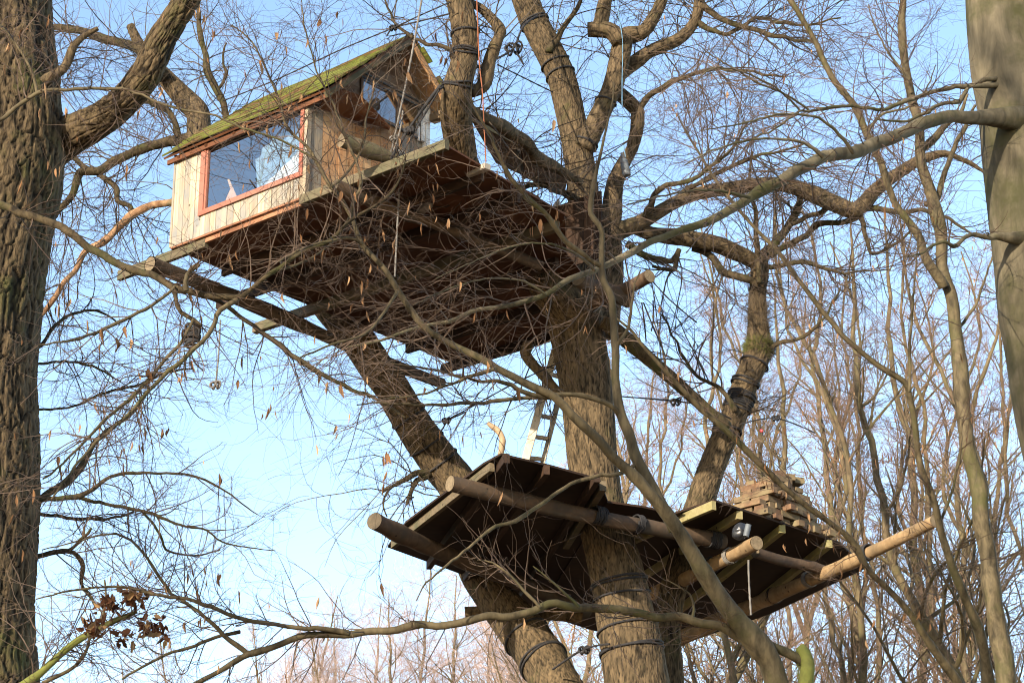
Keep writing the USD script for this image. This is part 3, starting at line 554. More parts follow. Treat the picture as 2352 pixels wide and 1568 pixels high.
# slender trees and saplings at the right
st = thing('slender_tree', 'tall slender forked tree with pale smooth bark just left of the beech trunk', 'tree')
sp = build_limbs(st, [
    ('trunk', [(2320, 1640, 26), (2310, 1568, 24), (2300, 1451, 22), (2283, 1366, 20), (2266, 1264, 19), (2259, 1196, 19), (2252, 1145, 19), (2229, 1060, 18), (2218, 966, 17), (2208, 875, 16), (2199, 794, 15), (2183, 697, 14), (2170, 626, 14), (2163, 551, 13), (2147, 487, 13), (2124, 389, 12), (2114, 324, 11), (2101, 227, 10), (2085, 146, 9), (2075, 65, 8), (2069, 0, 7), (2064, -80, 6)], 19.5, dict(m='hornbeam', K=28, step=.06)),
    ('limb', [(2168, 660, 13), (2157, 639, 12), (2134, 600, 10), (2105, 535, 9), (2066, 480, 8), (2037, 421, 7.5), (2014, 366, 7), (1988, 308, 8), (1955, 237, 8), (1923, 188, 7), (1891, 130, 7), (1858, 71, 6), (1813, 0, 5), (1780, -60, 4)], [19.4, 18.6], dict(m='hornbeam', K=18, step=.06)),
    ('branch', [(2124, 470, 6), (2150, 460, 6), (2163, 421, 6), (2182, 356, 6), (2215, 292, 5), (2240, 240, 3)], 19.6, dict(m='hornbeam')),
    ('branch', [(2105, 350, 5), (2135, 330, 10), (2160, 295, 8), (2200, 262, 5), (2225, 215, 3)], 19.7, dict(m='hornbeam')),
    ('branch', [(1990, 310, 4), (2030, 260, 3), (2080, 250, 2.5), (2120, 215, 2), (2150, 150, 1)], 19, dict(m='hornbeam')),
    ('branch', [(2095, 215, 4), (2070, 160, 3), (2040, 120, 2.5), (2010, 60, 2), (1995, 10, 1.2)], 19.3, dict(m='hornbeam')),
    ('branch', [(2195, 760, 4), (2240, 700, 3), (2262, 640, 2.5), (2290, 560, 2), (2300, 500, 1)], 19.6, dict(m='hornbeam')),
], 401)
tw, lv = twigs(41, sp[1:] + [(sp[0][0][60:], sp[0][1][60:])], 130, .7, 650, 1600, r1=.006, up=.04, wig=.26, rmin=.0015, lo=.1)
obj('twigs', tw, M['twig'], st, kind='stuff'); hang_leaves(st, 42, lv[1:2], 16, .06)
s2 = thing('sapling', 'thin sapling climbing from the lower right corner and arching far up to the left', 'tree')
s2p = build_limbs(s2, [
    ('stem', [(2280, 1640, 14), (2270, 1568, 13), (2260, 1502, 12), (2242, 1427, 11), (2215, 1366, 10), (2181, 1281, 9), (2157, 1203, 8.5), (2147, 1162, 8), (2125, 1100, 8), (2108, 1040, 7.5), (2102, 978, 7), (2095, 935, 7), (2085, 888, 7), (2020, 840, 6.5), (1965, 798, 6), (1923, 756, 6), (1858, 671, 5.5), (1826, 629, 5), (1781, 571, 5), (1739, 529, 4), (1687, 470, 3.5), (1640, 405, 3), (1590, 330, 2.5), (1555, 260, 1.5)], [16, 15.2, 14.5], dict(wob=.012, m='hornbeam', K=14, step=.06)),
    ('branch', [(2090, 900, 4), (2088, 820, 3.5), (2096, 700, 3), (2105, 600, 2), (2110, 520, 1.2)], 15, dict(m='hornbeam')),
    ('branch', [(2157, 1203, 4), (2190, 1120, 3), (2205, 1040, 3), (2212, 960, 2)], 15.6, dict(m='hornbeam')),
], 431)
tw, lv = twigs(43, s2p, 90, .5, 420, 900, r1=.004, flat=.4, wig=.24, rmin=.0012, lo=.15)
obj('twigs', tw, M['twig'], s2, kind='stuff'); hang_leaves(s2, 44, lv[1:2], 44, .06)
s3 = thing('sapling', 'leaning knobbly sapling passing in front of the stacked offcuts and the long log', 'tree')
s3p = build_limbs(s3, [('stem', [(2240, 1640, 13), (2200, 1568, 12), (2137, 1478, 9), (2096, 1417, 8), (2045, 1359, 7), (1994, 1305, 7), (1962, 1250, 8), (1936, 1223, 6.5), (1858, 1164, 6), (1761, 1080, 7), (1690, 1009, 7), (1612, 941, 6), (1555, 880, 5), (1500, 820, 4), (1450, 760, 3), (1400, 720, 2)], [16.5, 14.5], dict(wob=.012, m='hornbeam', K=14, step=.05, rough=.14))], 461)
tw, lv = twigs(45, s3p, 60, .34, 320, 700, r1=.004, flat=.4, wig=.28, rmin=.0011, lo=.1)
obj('twigs', tw, M['twig'], s3, kind='stuff')
hang_leaves(s3, 46, lv[1:2], 60, .06, [(1830, 1135), (1855, 1160), (1888, 1195), (1930, 1260), (1985, 1310), (1760, 1100), (1850, 1235), (1920, 1285), (1800, 1250), (1866, 1200)], Yx=15.6)

# young hornbeam right in front
hb = thing('young_hornbeam', 'young hornbeam with two smooth pale stems crossing in front of both platforms', 'tree')
hp = build_limbs(hb, [
    ('stem', [(1815, 1640, 30), (1783, 1568, 28), (1770, 1519, 26), (1722, 1458, 24), (1671, 1393, 22), (1637, 1342, 20), (1603, 1291, 18), (1552, 1210, 16), (1520, 1165, 15), (1476, 1115, 13), (1448, 1086, 12), (1411, 1051, 11.5), (1383, 1018, 11), (1318, 957, 10), (1270, 911, 9), (1221, 886, 8.5), (1140, 845, 8), (1075, 810, 8), (994, 765, 7), (955, 732, 7), (913, 668, 7), (881, 616, 6), (832, 561, 6), (806, 502, 5), (776, 445, 5), (762, 429, 5), (753, 416, 4), (707, 341, 3.6), (659, 290, 3), (643, 235, 3), (623, 186, 2.5), (584, 105, 2), (530, 60, 1.5)], [11, 10.4, 10], dict(wob=.012, m='hornbeam', K=22, step=.035)),
    ('stem', [(1552, 1215, 15), (1524, 1168, 14), (1492, 1109, 13.5), (1460, 1048, 13), (1443, 999, 12), (1425, 950, 11), (1414, 847, 9.5), (1414, 797, 9), (1403, 684, 8), (1387, 642, 8), (1380, 603, 7), (1383, 538, 6), (1357, 489, 6), (1364, 425, 5), (1373, 376, 4), (1385, 324, 3), (1405, 240, 2), (1412, 190, 1.3)], [10.9, 10.9], dict(wob=.012, m='hornbeam', K=18, step=.04)),
    ('branch', [(1425, 955, 8), (1413, 940, 6), (1367, 915, 6), (1305, 905, 5), (1254, 908, 5), (1156, 921, 5), (1092, 925, 4.5), (1027, 931, 4), (956, 928, 3), (880, 926, 2.5), (820, 931, 1.5)], [10.9, 10.3], dict(m='hornbeam')),
    ('branch', [(1270, 911, 7), (1221, 905, 6), (1153, 876, 5), (1111, 876, 4), (1027, 856, 3), (940, 840, 2), (870, 830, 1)], [10.5, 10], dict(m='hornbeam')),
    ('branch', [(1382, 612, 6), (1367, 603, 5.5), (1305, 557, 6), (1260, 499, 6), (1205, 447, 6), (1160, 389, 5), (1143, 350, 4), (1124, 308, 3), (1100, 265, 2.5), (1085, 233, 2), (1090, 170, 1)], [10.9, 10.3], dict(m='hornbeam')),
    ('branch', [(1465, 1060, 5), (1420, 1090, 4.5), (1380, 1092, 4.5), (1340, 1100, 4.5), (1290, 1122, 4), (1254, 1150, 4.5), (1218, 1175, 4.5), (1183, 1197, 4.5), (1140, 1205, 4), (1105, 1230, 3.5), (1060, 1270, 3), (1010, 1310, 2.5), (975, 1345, 2), (955, 1380, 1.2)], [10.9, 10.2], dict(m='hornbeam')),
    ('branch', [(1416, 797, 5), (1440, 760, 4), (1448, 735, 3.5), (1452, 680, 2.5), (1470, 620, 1.5)], 10.9, dict(m='hornbeam')),
    ('branch', [(1140, 845, 5), (1040, 880, 3), (970, 905, 2.5), (890, 915, 2)], [10.3, 10.1], dict(m='hornbeam')),
    ('branch', [(913, 668, 4), (880, 720, 3.5), (840, 765, 3), (760, 790, 2.5), (690, 820, 2)], [10.2, 9.8], dict(m='hornbeam')),
    ('branch', [(832, 561, 4), (800, 545, 4), (760, 553, 3), (700, 570, 2.5), (640, 600, 2)], [10.1, 9.8], dict(m='hornbeam')),
    ('branch', [(806, 502, 4), (811, 470, 4), (830, 430, 4), (822, 380, 3), (790, 310, 3), (770, 250, 2.5), (730, 170, 2), (700, 60, 1.5), (690, -10, 1)], [10.1, 10], dict(m='hornbeam')),
    ('branch', [(762, 429, 3), (800, 395, 3), (835, 330, 2.5), (842, 270, 2), (860, 200, 1.5)], [10.1, 10.4], dict(m='hornbeam')),
], 501, 'hornbeam')
tw, hlv = twigs(51, [(hp[0][0][len(hp[0][0])//2:], hp[0][1][len(hp[0][0])//2:])] + hp[2:5] + hp[6:], 210, .4, 900, 1400, r1=.0036, up=.0, flat=.6, wig=.25, rmin=.0009, lo=.3)
obj('twigs', tw, M['twig'], hb, kind='stuff')
hang_leaves(hb, 52, hlv[1:2], 80, .06, [(640, 290), (697, 300), (568, 285), (470, 125), (600, 140), (563, 160), (800, 330), (855, 190), (985, 385), (1030, 500), (968, 510), (742, 575), (800, 625), (845, 610), (1272, 490), (1245, 500), (826, 650), (1060, 640), (985, 415), (945, 455), (1140, 385), (818, 700), (905, 560), (1222, 520), (750, 700), (1090, 720)], Yx=10)

ms = thing('mossy_sapling', 'bright mossy stump sending one long bowed branch leftward below the platform', 'tree')
mp_ = build_limbs(ms, [
    ('trunk', [(1850, 1650, 18), (1850, 1568, 17), (1853, 1536, 16), (1847, 1508, 15), (1838, 1492, 12)], 11, dict(m='mossy', K=24, rough=.1, step=.02)),
    ('limb', [(1845, 1520, 12), (1827, 1508, 11), (1790, 1492, 11), (1722, 1468, 11), (1671, 1448, 11), (1620, 1428, 10), (1552, 1417, 10), (1437, 1406, 9.5), (1365, 1398, 10), (1300, 1389, 9.5), (1267, 1388, 9), (1221, 1399, 9), (1113, 1421, 9), (1023, 1435, 9), (951, 1437, 8.5), (861, 1450, 8.5), (753, 1457, 8), (680, 1468, 7.5), (599, 1497, 7), (573, 1504, 7), (518, 1533, 6), (454, 1565, 5), (400, 1600, 4)], [11, 10.6, 10.4], dict(m='hornbeam', K=18, step=.04)),
    ('branch', [(573, 1504, 6), (518, 1459, 5.5), (486, 1429, 5), (444, 1394, 4), (395, 1365, 4), (366, 1322, 4), (324, 1264, 3), (292, 1235, 3), (269, 1227, 2.5), (194, 1238, 2), (97, 1264, 1.2)], [10.5, 10], dict(m='hornbeam')),
    ('branch', [(800, 1453, 7), (753, 1446, 6), (648, 1436, 5), (551, 1420, 5), (486, 1394, 5), (415, 1371, 4), (356, 1363, 4), (292, 1347, 3), (194, 1352, 2.5), (81, 1374, 1.5)], [10.5, 10], dict(m='hornbeam')),
    ('branch', [(551, 1450, 4), (500, 1460, 4), (460, 1478, 4), (400, 1495, 3.5), (330, 1530, 3), (280, 1560, 2.5)], [10.5, 10.2], dict(m='hornbeam')),
    ('branch', [(1590, 1420, 4), (1593, 1395, 3), (1590, 1372, 2.5), (1560, 1345, 1.8), (1530, 1330, 1)], 10.9, dict(m='hornbeam')),
    ('branch', [(1240, 1394, 4), (1180, 1330, 3), (1130, 1290, 2), (1095, 1285, 1.2)], 10.5, dict(m='hornbeam')),
    ('branch', [(1330, 1393, 4), (1290, 1355, 3), (1250, 1320, 2), (1225, 1300, 1.2)], 10.6, dict(m='hornbeam')),
], 551, 'hornbeam')
fuzz(7, onY(1850, 1540, 11), 900, (.035, .035, .1), .022, 'mossy', 'moss', ms, -.1, .0012)
twB, _ = twigs(57, mp_[5:], 22, .3, 60, 60, r1=.003, up=.06, wig=.22, rmin=.0009, lo=.2)
obj('twigs', twB, M['twig'], ms, kind='stuff')
tw, mlv = twigs(55, mp_[1:5], 110, .36, 480, 800, r1=.0036, up=.03, flat=.4, wig=.28, rmin=.0009, lo=.1)
obj('twigs', tw, M['twig'], ms, kind='stuff'); hang_leaves(ms, 56, mlv[1:2], 30, .055, [(300, 1280), (345, 1310), (470, 1330), (500, 1320), (420, 1310), (440, 1300), (390, 1340), (500, 1530), (740, 1370), (390, 1470), (465, 1300)], Yx=10.2)

# branches reaching in from the left
lb = thing('hanging_branch', 'long dark mossy branch reaching from the left edge across the oak trunk below the hut', 'branch')
lp = build_limbs(lb, [
    ('limb', [(-120, 452, 11), (-20, 467, 10), (0, 472, 9.5), (49, 486, 9), (107, 505, 8.5), (123, 512, 9), (172, 545, 9), (194, 564, 9), (233, 587, 9), (285, 613, 8.5), (350, 632, 8), (405, 665, 8), (454, 671, 8), (502, 681, 7.5), (551, 681, 7), (573, 668, 5.5), (642, 619, 5), (687, 584, 4.5), (740, 562, 5), (811, 504, 4), (860, 474, 3.5), (902, 439, 3), (921, 397, 2), (930, 350, 1)], [10.4, 10, 10], dict(m='oak_branch', K=20, step=.03)),
    ('branch', [(551, 681, 6), (535, 694, 6), (505, 713, 6), (486, 755, 5), (454, 794, 5), (405, 840, 5), (382, 856, 4.5), (340, 898, 4), (292, 957, 4), (240, 1000, 3.5), (180, 1060, 3), (120, 1150, 2)], [10, 9.6], dict(m='hornbeam')),
    ('branch', [(454, 675, 5), (486, 686, 5), (525, 707, 5), (570, 743, 5), (648, 794, 6), (713, 843, 5.5), (753, 866, 5), (800, 890, 5), (860, 915, 4), (930, 960, 2.5)], [10, 10.6], dict(m='hornbeam')),
    ('branch', [(402, 668, 6), (402, 680, 5), (408, 710, 5), (444, 733, 5), (463, 746, 2.5)], 10, {}),
    ('branch', [(444, 733, 4), (425, 772, 4), (382, 824, 4), (324, 891, 4), (227, 976, 3.5), (170, 1040, 3), (100, 1100, 2)], [10, 9.7], dict(m='hornbeam')),
    ('branch', [(402, 658, 3.5), (356, 697, 3.5), (292, 730, 4), (227, 762, 4), (178, 778, 3), (87, 791, 1.5)], [10, 9.7], dict(m='hornbeam')),
    ('branch', [(428, 668, 6), (434, 632, 5.5), (445, 618, 7), (460, 608, 5)], 9.9, dict(m='hornbeam', rough=.15)),
    ('branch', [(642, 619, 3), (700, 600, 2.5), (760, 560, 2), (800, 500, 1.2)], [10, 10.4], dict(m='hornbeam')),
    ('branch', [(-40, 290, 5), (0, 277, 5), (40, 245, 5), (85, 213, 5), (130, 206, 4), (200, 203, 4), (280, 205, 3.5), (320, 215, 3), (389, 245, 2.8), (486, 265, 2.5), (560, 295, 2.5), (640, 320, 2), (730, 372, 1.5)], [10, 9.8], dict(m='hornbeam')),
    ('branch', [(85, 213, 4), (75, 170, 3), (50, 120, 3), (20, 80, 2.5), (-10, 40, 2)], 10, dict(m='hornbeam')),
], 601)
tw, llv = twigs(61, lp, 240, .4, 1200, 2300, r1=.0038, up=-.01, flat=.35, wig=.26, rmin=.0009, lo=.12)
obj('twigs', tw, M['twig'], lb, kind='stuff')
hang_leaves(lb, 62, llv[1:2], 90, .06, [(110, 35), (150, 245), (90, 250), (110, 370), (130, 385), (290, 380), (320, 255), (372, 200), (490, 70), (560, 55), (455, 20), (380, 30), (300, 770), (282, 745), (270, 770), (135, 700), (160, 690), (440, 830), (420, 850), (130, 1040), (150, 1075), (330, 1015), (280, 1030), (440, 1030), (595, 945), (885, 1035), (895, 1075), (885, 1050), (505, 1085), (470, 1055), (505, 530), (365, 545)], Yx=9.9)
lm = thing('mossy_branch', 'thick mossy bare branch curving up from the bottom left corner', 'branch')
lmp = build_limbs(lm, [('limb', [(-20, 1640, 12), (58, 1568, 10), (97, 1546, 9), (139, 1504, 8), (181, 1468, 8), (211, 1452, 8), (246, 1436, 7.5), (285, 1420, 6), (314, 1405, 3.5)], 10.6, dict(m='mossy', K=16, step=.03)),
    ('branch', [(97, 1568, 5), (190, 1510, 4), (215, 1450, 3), (240, 1400, 3), (238, 1330, 2)], 10.8, dict(m='hornbeam'))], 651)
tw, lv = twigs(65, lmp, 50, .4, 260, 500, r1=.0036, wig=.28, rmin=.0009, lo=.05)
obj('twigs', tw, M['twig'], lm, kind='stuff')
dl = thing('leaf_cluster', 'dense clump of dead brown oak leaves hanging at the lower left', 'dead leaves')
rng = np.random.default_rng(8)
for (cx, cy, sx, sy, n) in [(305, 1370, 28, 12, 30), (250, 1395, 16, 16, 18), (215, 1440, 22, 18, 24), (345, 1440, 26, 20, 26), (283, 1465, 14, 10, 10), (375, 1455, 10, 10, 6)]:
    for _ in range(int(n * 1.7)):
        v, f = oakleaf_mesh(rng, rng.uniform(.035, .062)); s = onY(cx + rng.normal(0, sx * .6), cy + rng.normal(0, sy * .6), 10.3 + rng.normal(0, .05)); obj('leaf', (v + s, f), M['leaf_dark'], dl, True)

# ---------------------------------------------------------------- the wood behind
def wood_tree(name, label, group, seed, height, r, nb, n2, n3, spread, sweep, mtw, first=.3, rmin=.004):
    rng = np.random.default_rng(seed); t = thing(name, label, 'tree', group)
    n = 12; z = np.linspace(0, height, n); P = np.stack([np.cumsum(rng.normal(0, .3, n)), np.cumsum(rng.normal(0, .3, n)), z], 1); P -= P[0]
    (v, f), A, ra = limb(P, r * (1 - z / height) ** .8 + .012, 12, .35, .1, .05, None, seed); obj('trunk', (v, f), M['bg_bark'], t, True)
    S_, R_ = sample_paths([(A, ra)], 40)
    P1, R1 = [], []
    k = rng.uniform(first, .97, nb); i = (k * 39).astype(int); az = rng.uniform(0, 6.283, nb)
    D = np.stack([np.cos(az), np.sin(az), np.full(nb, sweep) + rng.normal(0, .25, nb)], 1)
    P1, R1 = grow(rng, S_[0, i], D, height * spread * (1.15 - k) * rng.uniform(.6, 1.3, nb), np.maximum(R_[0, i] * .5, .012), 12, .16, .05, .25)
    obj('branches', tubes(P1, R1, 5), M['bg_bark'], t, True, kind='stuff')
    p2, r2 = shoots(rng, P1, R1, n2, .15, 1, .7, .42, 8, .22, .05, rmin=rmin * 1.7, rf=.5)
    p3, r3 = shoots(rng, p2, r2, n3, .15, 1, .7, .5, 6, .25, .04, rmin=rmin, rf=.6)
    p4, r4 = shoots(rng, p3, r3, int(n3 * 1.6), .2, 1, .7, .55, 4, .25, .03, rmin=rmin * .8, rf=.7)
    obj('twigs', cat([tubes(p2, r2), tubes(p3, r3), tubes(p4, r4)]), M[mtw], t, kind='stuff')
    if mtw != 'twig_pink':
        lp = []
        for q in range(9):
            c = p3[rng.integers(0, len(p3)), 5]
            for _ in range(rng.integers(3, 14)): v_, f_ = leaf_mesh(rng, rng.uniform(.07, .12)); lp.append((v_ + c + rng.normal(0, .16, 3), f_))
        obj('dry_leaves', cat(lp), M['leaf'], t, kind='stuff')
    return t
GA = ['upright bare trees in the wood at lower right', 'slim upswept bare trees in the wood at lower right', 'thick-limbed spreading bare trees in the wood at lower right', 'thin whippy bare trees in the wood at lower right']
LA = ['upright bare tree with many rising branches in the wood at lower right', 'slim bare tree with steep upswept branches in the wood at lower right', 'thick-trunked bare tree with wide crooked limbs in the wood at lower right', 'thin whippy bare tree in the wood at lower right']
GB, GC = 'pinkish tree crowns low on the left', 'bare trees around the clearing, outside the view'
LB_, LC = 'pinkish fine-twigged bare crown low in the sky on the left', 'bare tree standing around the clearing, beside the view'
wa = [wood_tree('forest_tree', LA[k], GA[k], 900 + k, h, r, nb, n2, n3, sp, sw, mt, fi, .0032) for k, (h, r, nb, n2, n3, sp, sw, mt, fi) in enumerate([
    (19, .095, 26, 200, 900, .24, 1.9, 'twig_rust', .35), (18, .075, 24, 190, 900, .22, 2.6, 'twig_rust', .35), (20, .15, 26, 210, 900, .32, .9, 'twig_grey', .3), (17, .06, 22, 190, 900, .22, 2.6, 'twig_rust', .38)])]
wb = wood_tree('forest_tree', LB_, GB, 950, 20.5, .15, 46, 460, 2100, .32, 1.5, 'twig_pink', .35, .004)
rng = np.random.default_rng(77)
def place(p, loc, rz, sc): 
    UsdGeom.Xformable(p).ClearXformOpOrder(); x = UsdGeom.Xform(p); x.AddTranslateOp().Set(Gf.Vec3d(*map(float, loc))); x.AddRotateXYZOp().Set(Gf.Vec3f(0, 0, float(rz))); x.AddScaleOp().Set(Gf.Vec3f(sc, sc, sc))
first = [1] * 4
KIND = ['upright bare tree', 'slim upswept bare tree', 'thick-limbed bare tree', 'thin whippy bare tree']
MARK = [(1330, 'behind the leaning lower trunk'), (1480, 'behind the main trunk'), (1620, 'between main trunk and right-hand limb'), (1760, 'behind the dark right-hand limb'), (1880, 'behind the timber stack'), (2010, 'above the long log'), (2150, 'beyond the tip of the long log'), (2290, 'behind the slender forked tree'), (9999, 'beside the beech trunk')]
MARK2 = [(480, 'above the dead leaf clump'), (700, 'left of the platform in open sky'), (900, 'under the left log end'), (1085, 'left of the leaning lower trunk'), (9999, 'behind the leaning lower trunk')]
def near(x, marks): return next(t for m, t in marks if x < m)
_said = {}
def say(lab):
    n = _said[lab] = _said.get(lab, 0) + 1
    return lab if n == 1 else lab + ', ' + ['', '', 'right one', 'third one', 'fourth one'][n]
spots = []
for row, (Y, n, x0, x1) in enumerate([(38, 5, 1520, 2420), (45, 8, 1440, 2440), (53, 9, 1330, 2450), (62, 9, 1200, 2460)]):
    for j in range(n):
        xx = x0 + (x1 - x0) * (j + rng.uniform(.1, .9)) / n; spots.append((xx, Y + rng.uniform(-2, 2), row))
for i, (xx, Y, row) in enumerate(sorted(spots)):
    k = rng.integers(0, 4); X = (xx - 1176) / FPX * Y * 1.02; top = np.interp(xx, [1150, 1500, 1750, 2100, 2400], [1000, 760, 640, 560, 560]) + rng.normal(0, 45)
    hgt = onY(xx, top, Y)[2] + 1; sc = float(np.clip(hgt / (19, 18, 20, 17)[k], .6, 1.5)); rz = rng.uniform(0, 360)
    lab = say(f'{KIND[k]} {near(xx, MARK)}, {["nearest", "second", "third", "farthest"][row]} row')
    if first[k]: first[k] = 0; place(wa[k], (X, Y, -.3), rz, sc); wa[k].SetCustomDataByKey('label', lab)
    else: copy(wa[k], (X, Y, -.3), rz, sc, lab)
fb = True
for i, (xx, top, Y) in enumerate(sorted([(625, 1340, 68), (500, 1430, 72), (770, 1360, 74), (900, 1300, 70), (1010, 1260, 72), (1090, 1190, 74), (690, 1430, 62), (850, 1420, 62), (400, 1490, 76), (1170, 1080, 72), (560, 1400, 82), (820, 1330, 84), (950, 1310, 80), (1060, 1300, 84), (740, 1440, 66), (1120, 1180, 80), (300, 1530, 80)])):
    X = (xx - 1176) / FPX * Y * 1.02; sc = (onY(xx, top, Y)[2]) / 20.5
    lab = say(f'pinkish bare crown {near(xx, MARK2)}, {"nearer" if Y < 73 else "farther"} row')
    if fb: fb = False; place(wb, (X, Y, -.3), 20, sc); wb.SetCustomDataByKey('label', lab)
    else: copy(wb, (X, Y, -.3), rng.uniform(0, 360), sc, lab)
# trees round the clearing: they shade the ground and the windows mirror them
for i, (X, Y, k, sc) in enumerate([(-15, 21, 2, 1.35), (-19, 26, 0, 1.4), (-13.5, 27, 1, 1.25), (-24, 18, 2, 1.3), (17, 26, 2, 1.2), (21, 22, 0, 1.3), (26, 28, 2, 1.3), (14, 15, 0, 1.1), (11, 6, 2, 1.),
        (-21, 2, 0, 1.1), (-9, -7, 1, 1.), (-5.2, 1.2, 2, .86), (-23, -9, 2, 1.1), (-28, 3, 0, 1.2), (-6, -14, 0, 1.1), (4, -9, 2, 1.), (10, -6, 1, 1.1), (-14, -16, 2, 1.15), (-33, -14, 2, 1.2), (18, 2, 2, 1.1), (-17, 12, 1, 1.), (2, -20, 2, 1.2), (-30, -26, 2, 1.25)]):
    copy(wa[k], (X, Y, -.3), 50 * i, sc, LC, GC)

# ---------------------------------------------------------------- the hut
from shapely.geometry import Polygon, box as sbox
rng = np.random.default_rng(12)
RZ = -math.degrees(YAW)
def plate_yz(poly, a0, a1):
    out = []
    for g in getattr(poly, 'geoms', [poly]):
        if g.geom_type != 'Polygon' or g.area < 1e-4: continue
        m = trimesh.creation.extrude_polygon(g, abs(a1 - a0), engine='earcut'); v = m.vertices.copy()
        m.vertices = np.stack([v[:, 2] + min(a0, a1), v[:, 0], v[:, 1]], 1); out.append(m)
    return merge(out) if out else None
def plate_xz(poly, y0, y1):
    out = []
    for g in getattr(poly, 'geoms', [poly]):
        if g.geom_type != 'Polygon' or g.area < 1e-4: continue
        m = trimesh.creation.extrude_polygon(g, abs(y1 - y0), engine='earcut'); v = m.vertices.copy()
        m.vertices = np.stack([v[:, 0], v[:, 2] + min(y0, y1), v[:, 1]], 1); m.invert(); out.append(m)
    return merge(out) if out else None
hut = thing('tree_house', 'small gabled timber hut with mossy roof and red-framed window high in the oak', 'tree house', loc=HB, rz=RZ)
LW, WW, RY, RZ_ = 2.31, 2.05, 1.35, 2.57
ww = sub('window_wall', hut)
a = -LW; hole = sbox(-1.83, .26, .02, 1.25)
while a < -.005:
    w_ = min(rng.uniform(.085, .125), -a); pl = sbox(a + .0025, .002, a + w_ - .0025, 1.25).difference(sbox(-1.80, .285, .02, 1.3))
    j = rng.uniform(-.003, .003); m = plate_xz(pl, -.024 + j, -.002)
    if m is not None: obj('plank', m, M['board'], ww)
    a += w_
obj('wall_backing', plate_xz(sbox(-LW + .01, .003, -.01, 1.24).difference(sbox(-1.79, .29, -.0, 1.3)), -.001, .02), M['ply'], ww)
obj('corner_post', box((-.02, -.034, -.12), (.032, .03, 1.26)), M['board'], ww)
obj('corner_post', box((-LW - .03, -.03, .0), (-LW + .004, .004, 1.26)), M['board'], ww)
win = sub('window', hut)
fo = sbox(-1.82, .262, -.021, 1.24); fi = sbox(-1.70, .345, -.085, 1.225)
obj('frame', merge([plate_xz(sbox(-1.82, .265, -1.735, 1.24), -.05, -.026), plate_xz(sbox(-.075, .265, -.022, 1.24), -.05, -.026), plate_xz(sbox(-1.735, .265, -.075, .322), -.05, -.026)]), M['red'], win)
obj('inner_frame', merge([plate_xz(sbox(-1.735, .322, -1.705, 1.24), -.036, -.01), plate_xz(sbox(-.093, .322, -.075, 1.24), -.036, -.01), plate_xz(sbox(-1.705, .322, -.093, .338), -.036, -.01)]), M['red'], win)
obj('head_board', plate_xz(sbox(-1.705, 1.17, -.093, 1.245), -.03, -.008), M['white'], win)
obj('pane', plate_xz(sbox(-1.705, .338, -.093, 1.17), -.014, -.010), M['glass'], win)
# gable wall
gw = sub('gable_wall', hut)
def roofz(y): return np.where(y < RY, 1.20 + (y + .02) / (RY + .02) * (RZ_ - .07 - 1.20), RZ_ - .07 - (y - RY) * .86)
prof = Polygon([(0, 0), (WW, 0), (WW, float(roofz(np.array(WW)))), (RY, RZ_ - .07), (0, 1.2)])
whole = sbox(.84, 1.47, 2.0, 1.96)
y = 0.; k = 0
while y < WW - .01:
    w_ = min(.115 if k < 2 else rng.uniform(.115, .15), WW - y); top = 1.24 if y < .82 else 1.45
    m = plate_yz(prof.intersection(sbox(y + .003, 0, y + w_ - .003, top)), .0, .022 + rng.uniform(-.002, .003)); obj('plank', m, M['board'] if k < 2 or y > 1.5 else M['board_warm'], gw); y += w_; k += 1
z = 1.245
while z < 2.5:
    m = plate_yz(prof.intersection(sbox(0, z + .002, WW, z + .128)).difference(whole).difference(sbox(.82, 1.2, WW, 1.452)), .0, .02 + rng.uniform(-.002, .003))
    if m is not None:
        for mm in m.split(only_watertight=False): obj('gable_board', mm, M['board_h'], gw)
    z += .13
obj('wall_backing', plate_yz(prof.difference(whole), -.02, -.002), M['ply'], gw)
gwin = sub('gable_window', hut)
def fbar(y0, z0, y1, z1, a0=.006, a1=.045): return plate_yz(sbox(y0, z0, y1, z1), a0, a1)
obj('frame', merge([fbar(.84, 1.925, 2.0, 1.962), fbar(.84, 1.47, 2.0, 1.50), fbar(.84, 1.50, .88, 1.925), fbar(1.50, 1.50, 1.53, 1.925, .01, .04)]), M['board_h'], gwin)
obj('head_strip', merge([fbar(.80, 1.965, 2.0, 1.985, .024, .06), fbar(.84, 1.90, 2.0, 1.922, .048, .056), fbar(.84, 1.452, 2.0, 1.468, .024, .06)]), M['metal'], gwin)
obj('pane', fbar(.88, 1.50, 1.50, 1.925, .018, .022), M['glass'], gwin); obj('pane', fbar(1.53, 1.50, 1.97, 1.925, .018, .022), M['glass'], gwin)
obj('white_post', merge([fbar(1.975, 1.30, 2.05, 2.0, .03, .09), fbar(1.92, 1.44, 1.965, 1.74, .05, .08), fbar(1.86, 1.42, 1.885, 1.62, .05, .07)]), M['white'], gwin)
